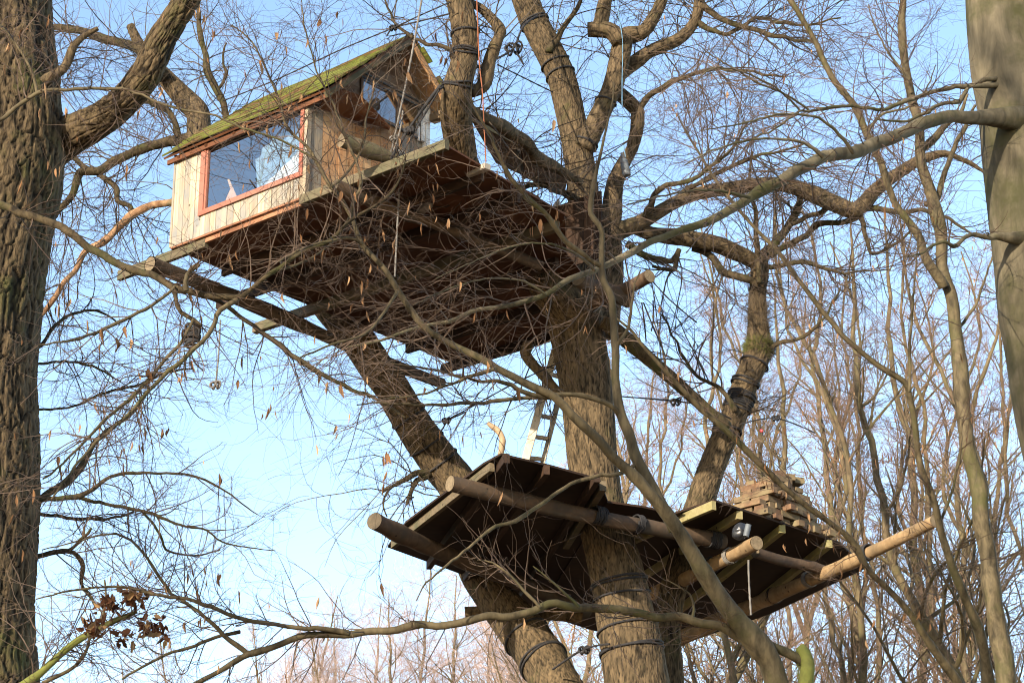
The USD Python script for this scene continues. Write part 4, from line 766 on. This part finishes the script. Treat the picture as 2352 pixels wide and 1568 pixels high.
# other walls, floor
obj('back_wall', plate_yz(prof, -LW + .0, -LW + .03), M['ply'], hut)
rw = sub('side_wall', hut)
for k in range(14):
    a0 = -LW + k * LW / 14; obj('plank', box((a0 + .003, WW, 0), (a0 + LW / 14 - .003, WW + .022, float(roofz(np.array(WW))) - .02)), M['board_warm'], rw)
obj('floor', box((-LW + .03, .02, .0), (-.02, WW, .03)), M['ply'], hut)
obj('lining', merge([trimesh.Trimesh(*thick(quadgrid([[(a_, .06, 1.17), (a_, RY, RZ_ - .12), (a_, WW - .03, 1.88)] for a_ in (-LW + .05, -.05)]), .01), process=False)]), M['lining'], hut)
obj('inner_board', trimesh.Trimesh(*thick(quadgrid([[(-1.55, .12, .36), (-1.52, .2, .62), (-1.63, .25, .8)], [(-1.28, .12, .36), (-1.40, .2, .5), (-1.60, .25, .8)]]), .015), process=False), M['board_warm'], hut)
cg = [[(-1.12 + t * 1.02, .2 + .025 * math.sin(t * 31) + .02 * math.sin(t * 12.3 + 1) + .08 * (1 - zz), .36 + zz * .86 * (1 - .35 * (1 - t) ** 2)) for zz in np.linspace(0, 1, 14)] for t in np.linspace(0, 1, 60)]
obj('curtain', quadgrid(cg), M['curtain'], hut, True)
cg = [[(-.75 + t * .64, .055 + .05 * (1 - zz), .36 + zz * (.05 + .30 * t) + .01 * math.sin(t * 17)) for zz in np.linspace(0, 1, 4)] for t in np.linspace(0, 1, 14)]
obj('cushion', quadgrid(cg), M['lining'], hut, True)
# roof
rf = sub('roof', hut)
A0, A1 = -2.47, .42; N = 9
for i in range(N):
    t0, t1 = i / N, (i + 1) / N + .012
    rows = []
    for a_ in np.linspace(A0 + rng.uniform(-.012, .012), A1 + rng.uniform(-.02, .02), 15):
        r_ = []
        for t in (t0, (t0 + t1) / 2, t1):
            yy = -.12 + (RY + .12) * t; zz = 1.235 + (RZ_ - 1.235) * t + .018 * math.sin(math.pi * t) + (.016 if t == t0 else .008 if t != t1 else 0.)
            r_.append((a_, yy, zz + .008 * math.sin(a_ * 3 + i) + .006 * meshkit.noise(np.array([a_ * 5, i * 3.3, t])) ))
        rows.append(r_)
    obj('roof_strip', thick(quadgrid(rows), .022), M['roof'], rf, 40)
obj('roof_deck', trimesh.Trimesh(*thick(quadgrid([[(a_, -.10, 1.21), (a_, RY, RZ_ - .025)] for a_ in (A0 + .02, A1 - .02)]), .022), process=False), M['ply'], rf)
for i in range(5):
    t0, t1 = i / 5, (i + 1) / 5 + .02
    rows = [[(a_, RY + (2.14 - RY) * t, RZ_ + .01 - (2.14 - RY) * t * .86 + (.012 if t == t1 else 0) + .01 * math.sin(a_ * 4)) for t in (t0, t1)] for a_ in np.linspace(A0, A1 - .02 + .06 * math.sin(i * 2.3), 9)]
    obj('roof_strip', thick(quadgrid(rows), .022), M['roof'], rf, 40)
obj('roof_deck', trimesh.Trimesh(*thick(quadgrid([[(a_, RY, RZ_ - .025), (a_, 2.12, RZ_ - .025 - (2.12 - RY) * .86)] for a_ in (A0 + .02, A1 - .03)]), .022), process=False), M['board_warm'], rf)
obj('verge_board', beam((A1 - .035, -.10, 1.165), (A1 - .035, RY, RZ_ - .075), .03, .07, up=(0, -.7, .7)), M['beam'], rf)
obj('verge_board', beam((A1 - .035, RY, RZ_ - .075), (A1 - .035, 2.1, RZ_ - .075 - .75 * .86), .03, .07, up=(0, .6, .8)), M['board_warm'], rf)
obj('eave_board', box((A0 + .05, -.075, 1.14), (A1 - .06, -.045, 1.20)), M['ply'], rf)
for a_ in np.linspace(-2.2, .3, 6): obj('rafter', beam((a_, -.08, 1.165), (a_, RY - .02, RZ_ - .09), .04, .06, up=(0, -.7, .7)), M['ply'], rf)
obj('purlin', box((A1 - .3, 2.0, 1.72), (A1 + .08, 2.1, 1.82)), M['log_new'], rf)
# the sagging awning sheet over the lower gable boards
zz5 = lambda x, y: ((780 + x / 5.227) * .9408, (60 + y / 5.227) * .9408)
lowe = [(-20, 1060), (110, 1095), (250, 1150), (400, 1205), (560, 1240), (720, 1280), (870, 1308)]
uppe = [(120, 800), (330, 832), (530, 905), (620, 1000), (730, 1110), (830, 1220), (905, 1312)]
rows = []
for l_, u_ in zip(lowe, uppe):
    p, q = onA(*zz5(*l_), .045), onA(*zz5(*u_), .34)
    rows.append([p + (q - p) * t + np.array([0, 0, -.03 * math.sin(math.pi * t)]) for t in np.linspace(0, 1, 6)])
obj('awning', thick(quadgrid(rows), .012), M['ply'], hut, 40)

# ---------------------------------------------------------------- the deck under the hut
deck = thing('tree_house_deck', 'dark plywood deck with crossing joists and logs carrying the hut', 'deck', loc=HB, rz=RZ)
fl = sub('floor', deck)
shape = Polygon([(-2.28, .06), (2.2, .06), (2.05, 2.3), (1.35, 3.2), (.95, 4.2), (.45, 5.2), (-2.28, 5.2)])
aa, yy = [-2.3, -1.05, .2, 1.45, 2.3], [0, 1.5, 3.3, 5.3]
for i in range(4):
    for j in range(3):
        g = shape.intersection(sbox(aa[i] + .004, yy[j] + .004, aa[i + 1] - .004, yy[j + 1] - .004))
        if g.is_empty: continue
        zt = -.012 - .006 * ((i + j) % 2); m = trimesh.creation.extrude_polygon(g, .022, engine='earcut'); m.apply_translation((0, 0, zt - .022)); obj('floor_panel', m, M['ply'], fl)
for (y_, a0, a1, w_, h_) in [(.75, -2.2, 2.1, .05, .12), (1.45, -3.05, 2.05, .06, .13), (2.35, -3.3, 1.9, .09, .13), (3.2, -2.25, 1.2, .06, .13), (4.2, -2.25, .8, .06, .13), (5.1, -2.4, .4, .07, .13)]:
    obj('joist', beam((a0, y_, -.11), (a1, y_, -.11), w_, h_), M['beam' if y_ > 2 and y_ < 3 else 'ply_dark'], deck)
obj('edge_beam', beam((-3.34, .035, -.085), (-1.72, .035, -.085), .06, .13), M['beam'], deck)
obj('edge_beam', beam((-1.73, .03, -.05), (.12, .03, -.05), .045, .085), M['brown'], deck)
obj('edge_beam', beam((-.02, -.04, -.06), (2.26, -.04, -.06), .07, .12), M['beam'], deck)
obj('edge_board', box((-2.31, -.03, -.028), (-.0, .006, -.004)), M['brown'], deck)
lg = log(deck, 'log', onHZ(345, 606, -.3), onHZ(1015, 880, -.3), .088, .078, M['log'], 4)
lg = log(deck, 'log', onHZ(785, 322, .13), onHZ(1280, 500, .05), .085, .075, M['beam'], 5)
obj('rope_lashing', cat([ring(onHZ(903, 362, .115), onHZ(1280, 500, .05) - onHZ(785, 322, .13), .1, .012, 7, .03, seed=2), knot(onHZ(890, 372, .1), .07, .014, 3)]), M['rope_grey'], lg, True)
log(deck, 'log', onHZ(770, 425, -.15), onHZ(1240, 610, -.2), .07, .07, M['log'], 6)
log(deck, 'log', onHZ(1300, 725, -.28), onHZ(1492, 634, -.24), .085, .08, M['log'], 7)
log(deck, 'log', onHZ(1330, 640, -.32), onHZ(1446, 690, -.36), .1, .095, M['log'], 8)
obj('bracket', beam(onHZ(945, 503, -.12), onHZ(985, 470, -.12), .1, .05), M['pale'], deck)
obj('bracket', beam(onHZ(1078, 402, -.05), onHZ(1120, 382, -.05), .09, .07), M['pale'], deck)
obj('bracket', beam(onHZ(790, 640, -.3), onHZ(905, 520, -.2), .07, .05), M['ply_dark'], deck)
wh = lambda q: q - HB
def Lc(x, y, Y): q = onY(x, y, Y) - HB; return np.array([q @ XH, q @ YH, q[2]])
pr = thing('porch_roof', 'low brown plywood lean-to roof beside the hut behind the mossy trunk', 'roof', loc=HB, rz=RZ)
obj('roof_panel', thick(quadgrid([[Lc(1086, 278, 24.0), Lc(1190, 331, 24.7)], [Lc(1140, 372, 25.5), Lc(1206, 402, 25.9)]]), .02), M['ply'], pr)
obj('roof_panel', thick(quadgrid([[Lc(1192, 333, 24.75), Lc(1307, 398, 25.5)], [Lc(1200, 402, 25.9), Lc(1296, 446, 26.5)]]), .02), M['ply'], pr)
obj('rafter', beam(Lc(1190, 340, 24.8), Lc(1203, 404, 26), .05, .08), M['ply_dark'], pr)
obj('edge_board', beam(Lc(1086, 276, 23.97), Lc(1309, 397, 25.5), .03, .05), M['beam'], pr)
sh = thing('shed_wall', 'dark brown boarded side wall under the lean-to roof beside the hut', 'wall', loc=HB, rz=RZ)
for k in range(9):
    y0 = 2.1 + k * .17; obj('plank', box((.55 + .003 * (k % 2), y0 + .002, .0), (.575 + .003 * (k % 2), y0 + .166, 1.12)), M['ply_dark'], sh)
for k in range(7):
    a0 = .6 + k * .14; obj('plank', box((a0 + .002, 3.62, .0), (a0 + .136, 3.645, .9)), M['ply_dark'], sh)
brc = thing('diagonal_log', 'slanting bare log running down from the deck to the right-hand limb', 'log')
(v, f), A_, r_ = limb(*px([(1385, 738, 14), (1440, 780, 16), (1500, 832, 16), (1560, 885, 15), (1620, 940, 14), (1668, 982, 13)], 26.2, 27.1), 16, .08, .04, .1, None, 3)
obj('shaft', (v, f), M['oak_branch'], brc, True)
for e in logends(A_, r_, 16): obj('cut_end', e, M['cut'], brc)
# pale sheets and tarpaulins at the right of the deck
def cloth(name, label, pts, Y, m=None, t=.006):
    c = np.mean(pts, 0); P = [onY(x, y, Y + .06 * math.sin(i * 2.1)) for i, (x, y) in enumerate(pts)]; C_ = onY(*c, Y - .05)
    v = [C_]; n = len(P)
    for s in (.5, 1.):
        for i, p in enumerate(P): v.append(C_ + (p - C_) * s + np.array([0, .05 * math.sin(i * 1.9 + s * 3), 0]))
    f = [(0, 1 + i, 1 + (i + 1) % n) for i in range(n)]
    for i in range(n): a_, b_ = 1 + i, 1 + (i + 1) % n; f += [(a_, a_ + n, b_ + n), (a_, b_ + n, b_)]
    return one(name, thick((np.array(v), np.array(f)), t), M[m or 'sheet'], label, 'sheet', None, True)
cloth('white_sheet', 'largest white plastic sheet, hanging beside the main trunk under the lean-to', [(1258, 512), (1264, 530), (1278, 545), (1300, 572), (1302, 600), (1285, 604), (1262, 592), (1248, 566), (1250, 540)], 26.0)
cloth('white_sheet', 'narrow white sheet directly above the largest hanging sheet', [(1270, 470), (1284, 458), (1290, 480), (1294, 500), (1284, 508), (1266, 494)], 25.9)
cloth('white_sheet', 'small white flap just left of the largest hanging sheet', [(1198, 503), (1218, 512), (1232, 528), (1226, 538), (1212, 526)], 25.6)
cloth('metal_sheet', 'thin bright sheet lying at the foot of the lean-to roof', [(1256, 430), (1266, 426), (1290, 436), (1310, 450), (1290, 450), (1262, 442)], 25.6, 'metal')
cloth('white_board', 'short pale board wedged between the limb and main trunk', [(1272, 602), (1300, 610), (1345, 632), (1342, 640), (1300, 626), (1272, 612)], 25.8, 'white', .02)

# ---------------------------------------------------------------- the open platform
Z0 = 9.5
pf = thing('wooden_platform', 'open plywood platform on lashed logs around the main trunk', 'platform')
pl = sub('deck', pf)
def plate(pts, z, t): return polyplate([onZ(x, y, z) for x, y in pts], t)
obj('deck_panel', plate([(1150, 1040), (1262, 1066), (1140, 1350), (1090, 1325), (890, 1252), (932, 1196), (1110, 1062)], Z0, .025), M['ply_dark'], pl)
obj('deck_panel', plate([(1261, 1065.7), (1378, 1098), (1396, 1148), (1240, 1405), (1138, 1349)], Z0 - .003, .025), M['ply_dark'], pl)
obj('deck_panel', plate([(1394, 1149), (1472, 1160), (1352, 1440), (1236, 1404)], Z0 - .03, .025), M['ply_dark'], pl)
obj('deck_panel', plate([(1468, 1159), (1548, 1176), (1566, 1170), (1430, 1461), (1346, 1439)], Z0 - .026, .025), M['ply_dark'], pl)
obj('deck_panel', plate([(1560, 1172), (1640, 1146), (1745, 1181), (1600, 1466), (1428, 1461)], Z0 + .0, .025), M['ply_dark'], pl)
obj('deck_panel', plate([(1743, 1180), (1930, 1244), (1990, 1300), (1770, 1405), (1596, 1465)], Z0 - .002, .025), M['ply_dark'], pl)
def joist(p, q, w_, h_, m, z=Z0 - .085): obj('joist', beam(onZ(*p, z), onZ(*q, z), w_, h_), M[m], pf)
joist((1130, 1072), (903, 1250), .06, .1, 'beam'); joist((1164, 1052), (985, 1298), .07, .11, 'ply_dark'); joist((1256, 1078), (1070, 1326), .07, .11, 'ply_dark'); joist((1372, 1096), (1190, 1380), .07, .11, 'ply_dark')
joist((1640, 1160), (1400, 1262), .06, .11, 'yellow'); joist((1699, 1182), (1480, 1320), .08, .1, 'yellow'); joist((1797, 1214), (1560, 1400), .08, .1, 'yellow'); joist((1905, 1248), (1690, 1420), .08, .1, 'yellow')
joist((1385, 1115), (1300, 1250), .08, .12, 'beam')
def band(o, p, q, t, r, turns=5, m='rope', rr=.012, kn=True):
    c = np.asarray(p) + (np.asarray(q) - p) * t; obj('rope_lashing', cat([ring(c - unit(np.asarray(q) - p) * turns * .011, np.asarray(q) - p, r + .008, rr, turns, .022, seed=int(t * 100))]), M[m], o, True)
zl = Z0 - .24
p, q = onZ(860, 1196, zl), onZ(1345, 1402, zl); log(pf, 'log', p, q, .108, .1, M['log'], 21)
p, q = onZ(1034, 1110, zl), onZ(1660, 1244, zl); o = log(pf, 'log', p, q, .09, .097, M['log'], 22); band(o, p, q, .52, .095, 7); band(o, p, q, .67, .095, 5); band(o, p, q, .96, .097, 8)
zl2 = Z0 - .42
p, q = onZ(1738, 1246, zl2), onZ(1440, 1392, zl2); o = log(pf, 'log', p, q, .088, .085, M['log_new'], 23); band(o, p, q, .19, .088, 4, 'rope_grey', .009); band(o, p, q, .33, .087, 4); band(o, p, q, .42, .087, 5)
p, q = onZ(2148, 1196, zl2), onZ(1480, 1505, zl2); o = log(pf, 'log', p, q, .075, .12, M['log_new'], 24); band(o, p, q, .2, .084, 8); band(o, p, q, .38, .092, 4, 'rope_grey'); band(o, p, q, .5, .098, 2)
p, q = onZ(1735, 1268, zl2 + .02), onZ(1905, 1318, zl2 + .02); log(pf, 'log', p, q, .07, .068, M['log'], 25)
p, q = onZ(1068, 1406, 8.95), onZ(1335, 1416, 8.95); log(pf, 'log', p, q, .075, .08, M['oak_grey'], 26)
p, q = onZ(1330, 1330, zl2), onZ(1600, 1480, zl2 - .1); pass
# ladder
ld = thing('ladder', 'pale home-made wooden ladder leaning on the main trunk above the platform', 'ladder')
l0, l1 = onY(1172, 1186, 27.0), onY(1275, 805, 27.5); r0, r1 = onY(1219, 1170, 27.3), onY(1313, 805, 27.8)
obj('rail', beam(l0, l1, .05, .1, up=(1, 0, 0)), M['pale'], ld); obj('rail', beam(r0, r1, .05, .06, up=(1, 0, 0)), M['pale'], ld)
for k, t in enumerate(np.arange(.08, .97, .128)): obj('rung', beam(l0 + (l1 - l0) * t + np.array([0, .0, .02]), r0 + (r1 - r0) * (t - .03), .045, .05), M['stick'], ld)
o = one('forked_stick', limb(*px([(1149, 1048, 7), (1153, 1025, 7), (1154, 1008, 7), (1148, 994, 7), (1138, 984, 7), (1128, 977, 6), (1120, 971, 4)], 24.0), 14, .02, .0, .12, None, 5)[0], M['stick'], 'short bent bare stick standing upright at the platform edge left of the ladder', 'stick', None, True)
# stacked offcuts
rng = np.random.default_rng(5)
O = onZ(1812, 1208, Z0) ; ue = unit(onZ(1905, 1236, Z0) - onZ(1640, 1146, Z0)); ve = np.array([-ue[1], ue[0], 0])
ORD = 'first second third fourth fifth sixth seventh eighth ninth tenth eleventh twelfth thirteenth fourteenth'.split()
zc = 0.
for c in range(8):
    hgt = rng.uniform(.072, .088); u0, u1 = -.6 + .055 * c + rng.uniform(-.04, .04), .86 - .105 * c + rng.uniform(-.05, .05)
    if c % 2 == 1:
        u = u0
        while u < u1 - .1:
            L = rng.uniform(.28, .5); L = min(L, u1 - u + .05)
            nu = 0 if u == u0 else nu + 1
            for dv, row in ((.03, 'front'), (.2, 'middle'), (.37, 'rear')):
                p = O + ue * (u + .004) + ve * (dv + rng.uniform(-.035, .025)); q = p + ue * (L - .008) + ve * rng.uniform(-.02, .02)
                one('timber_offcut', beam(p + [0, 0, zc + hgt / 2], q + [0, 0, zc + hgt / 2], rng.uniform(.12, .15), hgt), M['offcut'], f'timber offcut seen side-on, {ORD[nu]} from left in the {row} row, {ORD[c]} course of the stack', 'timber', 'offcuts stacked on the platform')
            u += L
    else:
        u = u0; ne = 0
        while u < u1:
            w_ = rng.uniform(.07, .14); s_ = rng.uniform(-.16, .02)
            p = O + ue * u + ve * s_; q = p + ve * rng.uniform(.45, .6) + ue * rng.uniform(-.09, .09)
            one('timber_offcut', beam(p + [0, 0, zc + hgt / 2], q + [0, 0, zc + hgt / 2], w_, hgt * rng.uniform(.85, 1)), M['offcut'], f'timber offcut showing its end, {ORD[ne]} from left in the {ORD[c]} course of the stack', 'timber', 'offcuts stacked on the platform'); ne += 1
            u += w_ + rng.uniform(.005, .04)
    zc += hgt + .003
for k in range(3):
    p = O + ue * (-.12 + .2 * k) + ve * .0; q = p + ue * .22 + ve * (.28 + .1 * k); one('timber_offcut', beam(p + [0, 0, zc + .04], q + [0, 0, zc + .04], .14, .08), M['offcut'], f'loose offcut lying crosswise on top of the stack, {ORD[k]} of three from left', 'timber', 'offcuts stacked on the platform')
# things hanging about the platform
v, f = trimesh.creation.icosphere(3).vertices.copy(), trimesh.creation.icosphere(3).faces
def bag(c, s, seed): 
    n = meshkit.fbm(v * 1.6 + seed, 3, seed); w_ = v * (1 + .5 * (n - .5))[:, None] * np.array(s); return w_ + c, f
one('plastic_bag', bag(onY(1700, 1220, 25.2), (.1, .1, .1), 3), M['black'], 'black plastic bag tucked beneath the platform above the short fresh log', 'bag', None, True)
one('metal_flask', trimesh.creation.cylinder(.035, .15, 24, transform=trimesh.transformations.translation_matrix(onY(1716, 1218, 25.0)) @ trimesh.transformations.rotation_matrix(.25, (0, 1, 0))).subdivide(), M['metal'], 'dull grey metal container hanging beside the black bag under the platform', 'container', None, 40)
one('plastic_bottle', merge([trimesh.creation.revolve(np.array([(0, 0), (.05, .01), (.055, .06), (.05, .22), (.02, .3), (.018, .34), (0, .34)]), sections=18, transform=trimesh.transformations.translation_matrix(onY(1441, 405, 25.8)) @ trimesh.transformations.rotation_matrix(-.2, (0, 1, 0)))]), M['metal'], 'grey plastic bottle hanging in the crown on the blue rope', 'bottle', None, 40)
one('red_ball', bag(onY(1749, 989, 27), (.022, .022, .022), 4), M['redplastic'], 'small red plastic tag on a rope right of the dark limb', 'tag', None, True)

# ---------------------------------------------------------------- ropes
def rope(label, P, r=.011, m='rope', kn=(), sag=0., name='rope', extra=()):
    P = [onY(*p) for p in P]; parts = [rope_path(P, r, sag=sag)] + [knot(onY(x, y, Y), s, r, i + 3) for i, (x, y, Y, s) in enumerate(kn)] + list(extra)
    return one(name, cat(parts), M[m], label, 'rope', None, True)
def wrap(labels, items, r=.013, m='rope'):
    for i, (x, y, Y, dx, dy, hw, n) in enumerate(items):
        best = None
        for A_, r_ in bp_[:10]:
            q = A_ - CAM; dep = q @ FW; sx, sy = 1176 + FPX * (q @ RX) / dep, 784 - FPX * (q @ UP) / dep
            j = int(np.argmin(np.hypot(sx - x, sy - y))); e = math.hypot(sx[j] - x, sy[j] - y)
            if best is None or e < best[0]: best = (e, A_[j], A_[min(j + 2, len(A_) - 1)] - A_[max(j - 2, 0)], r_[j])
        c, ax, R_ = best[1:]
        one('rope_wrap', ring(c, ax, R_ * 1.0 + r * .7, r, n, r * 2.1, seed=i + 1), M[m], labels[i], 'rope', None, True)
rope('grey rope falling from above the ridge to the lashed log before the hut', [(972, -20, 22.3), (945, 130, 22.4), (917, 265, 22.5), (903, 330, 22.6), (895, 362, 22.65)], .013, 'rope_grey', [(905, 318, 22.6, .05)])
rope('pair of short ropes slanting beside the hut window to the log', [(925, 255, 22.5), (919, 300, 22.5), (905, 345, 22.6)], .012, 'rope_grey')
rope('dark rope running from the lashed log up to the mossy trunk', [(898, 365, 22.6), (930, 310, 22.5), (975, 245, 22.4), (1012, 196, 22.35)], .018, 'rope', [(940, 300, 22.5, .06)])
rope('second dark rope from log to mossy trunk, running just beneath the first', [(925, 352, 22.6), (965, 280, 22.45), (1010, 205, 22.35)], .011)
rope('grey rope hanging straight down under the deck', [(918, 420, 23.2), (912, 530, 23.3), (907, 636, 23.4)], .012, 'rope_grey')
rope('dark rope stretched high across the sky above the hut roof with a knot', [(1035, 5, 22.2), (960, 38, 22.4), (900, 66, 22.6), (800, 107, 23), (640, 181, 23.6), (512, 232, 24)], .008, 'rope', [(904, 64, 22.6, .06)])
rope('short dark line from the rope knot above the ridge to the mossy trunk', [(1032, 32, 22.2), (960, 50, 22.4), (900, 66, 22.6), (888, 84, 22.6)], .009)
rope('dark rope between the two upright trunks with a bulky knot midway', [(1010, 205, 22.3), (1090, 158, 23.5), (1179, 112, 24.5), (1200, 64, 25.2), (1235, 36, 26)], .014, 'rope', [(1180, 112, 24.5, .13)], extra=[rope_path([onY(1182, 118, 24.5), onY(1192, 130, 24.5), onY(1202, 148, 24.5)], .014)])
rope('taut dark line from mossy trunk down to the tall middle trunk', [(1143, 149, 24), (1205, 180, 25), (1270, 212, 26.1)], .009)
rope('reddish rope hanging beside the mossy trunk', [(1095, -10, 22.1), (1098, 80, 22.1), (1101, 146, 22.1), (1108, 210, 22.1), (1112, 290, 22.2), (1116, 372, 22.3)], .008, 'rope_red')
rope('thin blue rope hanging in the crown right of the middle trunk', [(1412, -10, 25.8), (1424, 50, 25.8), (1430, 97, 25.8), (1429, 181, 25.8), (1430, 300, 25.8), (1438, 372, 25.8)], .006, 'rope_blue')
rope('coiled rope bundle hanging on a thin cord left of the deck', [(443, 690, 24.5), (441, 745, 24.5), (440, 770, 24.5)], .006, 'rope', extra=[ring(onY(441, 793, 24.5), (0, 0, 1), .085, .02, 7, .037, seed=9)] + [rope_path([onY(436 + dx, 784, 24.5), onY(424 + dx * 1.6, 762 - dx, 24.45), onY(436 + dx * 2.4, 754, 24.4), onY(444 + dx, 784, 24.5)], .014) for dx in (-4, 3, 9)] + [rope_path([onY(438, 805, 24.5), onY(432 + dx, 830, 24.5), onY(438 + dx * 2, 850, 24.5)], .011) for dx in (-6, 4, 14)])
rope('grey rope with a round end knot hanging below the deck corner', [(506, 735, 24.6), (503, 800, 24.6), (497, 870, 24.6), (495, 885, 24.6)], .011, 'rope_grey', [(495, 884, 24.6, .08)])
rope('dark line from the curved limb towards the main trunk', [(1070, 945, 27.4), (1024, 966, 27.5), (985, 962, 27.9)], .009, 'rope', [(1025, 966, 27.5, .07)], extra=[rope_path([onY(1026, 968, 27.5), onY(1016, 985, 27.6), onY(1004, 1000, 28)], .01), rope_path([onY(1028, 970, 27.5), onY(1036, 990, 27.5), onY(1035, 1006, 27.5)], .008), rope_path([onY(1030, 962, 27.5), onY(1090, 930, 27.2), onY(1170, 886, 26.8), onY(1290, 830, 26.2)], .009)])
rope('dark rope dropping from the log ends beside the main trunk', [(1496, 640, 25.9), (1510, 740, 25.9), (1522, 870, 26)], .008)
rope('dark slack line from the deck logs to the right', [(1487, 632, 25.9), (1540, 690, 26), (1600, 740, 26.3)], .009)
rope('short dark rope hanging straight from the deck log ends', [(1474, 695, 25.9), (1480, 740, 25.9), (1484, 785, 25.9)], .011)
rope('dark rope slanting away from the deck log ends', [(1478, 695, 25.9), (1496, 740, 25.9), (1530, 820, 26)], .011)
rope('shortest dark rope tail under the right deck log end', [(1500, 690, 25.9), (1501, 730, 25.9), (1496, 760, 25.9)], .011)
rope('horizontal dark line between the main trunk and the right-hand limb', [(1408, 909, 26.5), (1500, 916, 26.7), (1600, 928, 27), (1680, 962, 27.3)], .01, 'rope', [(1552, 923, 26.9, .08)])
rope('dark line from the right-hand limb out to the right with knots', [(1700, 975, 27.3), (1782, 960, 27.4), (1830, 975, 27.5), (1872, 994, 27.6)], .009, 'rope', [(1782, 960, 27.4, .06)])
rope('grey rope dangling beneath the platform', [(1719, 1285, 25.2), (1721, 1350, 25.3), (1725, 1412, 25.3)], .013, 'rope_grey')
rope('black rope tied between the leaning lower trunk and the main trunk', [(1270, 1536, 27.3), (1300, 1515, 27), (1340, 1490, 26.6), (1400, 1478, 26.1)], .014, 'rope', [(1342, 1492, 26.6, .08)])
wrap(['single black rope turn round the mossy trunk, uppermost there', 'triple black rope wrap round the mossy trunk level with the ridge', 'double black rope wrap round the mossy trunk, lowest there'], [(1062, 80, 22.5, 0, -20, 31, 1), (1055, 133, 22.5, 2, -20, 32, 3), (1050, 200, 22.5, 3, -20, 34, 2)])
wrap(['double black rope wrap high on the tall middle trunk', 'single rope turn on the middle trunk, upper of a close pair', 'single rope turn on the middle trunk, lower of a close pair', 'black rope wrap on the middle trunk just above the lean-to roof', 'rope turn round the fork limb right of the middle trunk'], [(1258, 44, 26.5, -8, -20, 33, 2), (1278, 148, 26.5, -8, -20, 33, 1), (1288, 172, 26.5, -8, -20, 34, 1), (1340, 330, 26.5, 0, -20, 36, 2), (1382, 232, 26.4, 10, -20, 24, 1)])
wrap(['rope turn round the curved left limb, middle one of three', 'rope turn round the curved left limb, lowest, near the platform', 'rope turn round the curved left limb, highest of three'], [(986, 1020, 26.3, -16, -20, 46, 1), (1016, 1058, 26.2, -16, -20, 47, 1), (940, 960, 26.3, -16, -20, 43, 1)], .014)
wrap(['double rope wrap round the main trunk just beneath the platform', 'single rope turn round the main trunk under the double wrap', 'single rope turn round the main trunk below the bowed branch', 'lowest double rope wrap round the main trunk near the bottom edge'], [(1436, 1345, 26.5, 3, -20, 64, 2), (1440, 1372, 26.5, 3, -20, 66, 1), (1452, 1440, 26.5, 6, -20, 70, 1), (1455, 1500, 26.5, 9, -20, 73, 2)], .015)
wrap(['single rope loop on the leaning lower trunk', 'double rope loop on the leaning lower trunk near the bottom edge'], [(1205, 1470, 26, 14, -20, 54, 1), (1250, 1525, 26, 14, -20, 56, 2)], .016)
wrap(['broad black webbing wound round the right-hand dark limb', 'double rope wrap on the right-hand limb above the webbing', 'double rope wrap on the right-hand limb below the webbing', 'single rope turn high on the right-hand limb under the moss'], [(1690, 945, 27.6, 8, -20, 32, 8), (1716, 885, 27.6, 8, -20, 31, 2), (1672, 1000, 27.6, 8, -20, 32, 2), (1736, 842, 27.6, 6, -20, 33, 1)], .016)
for pr_ in stage.Traverse():
    pass
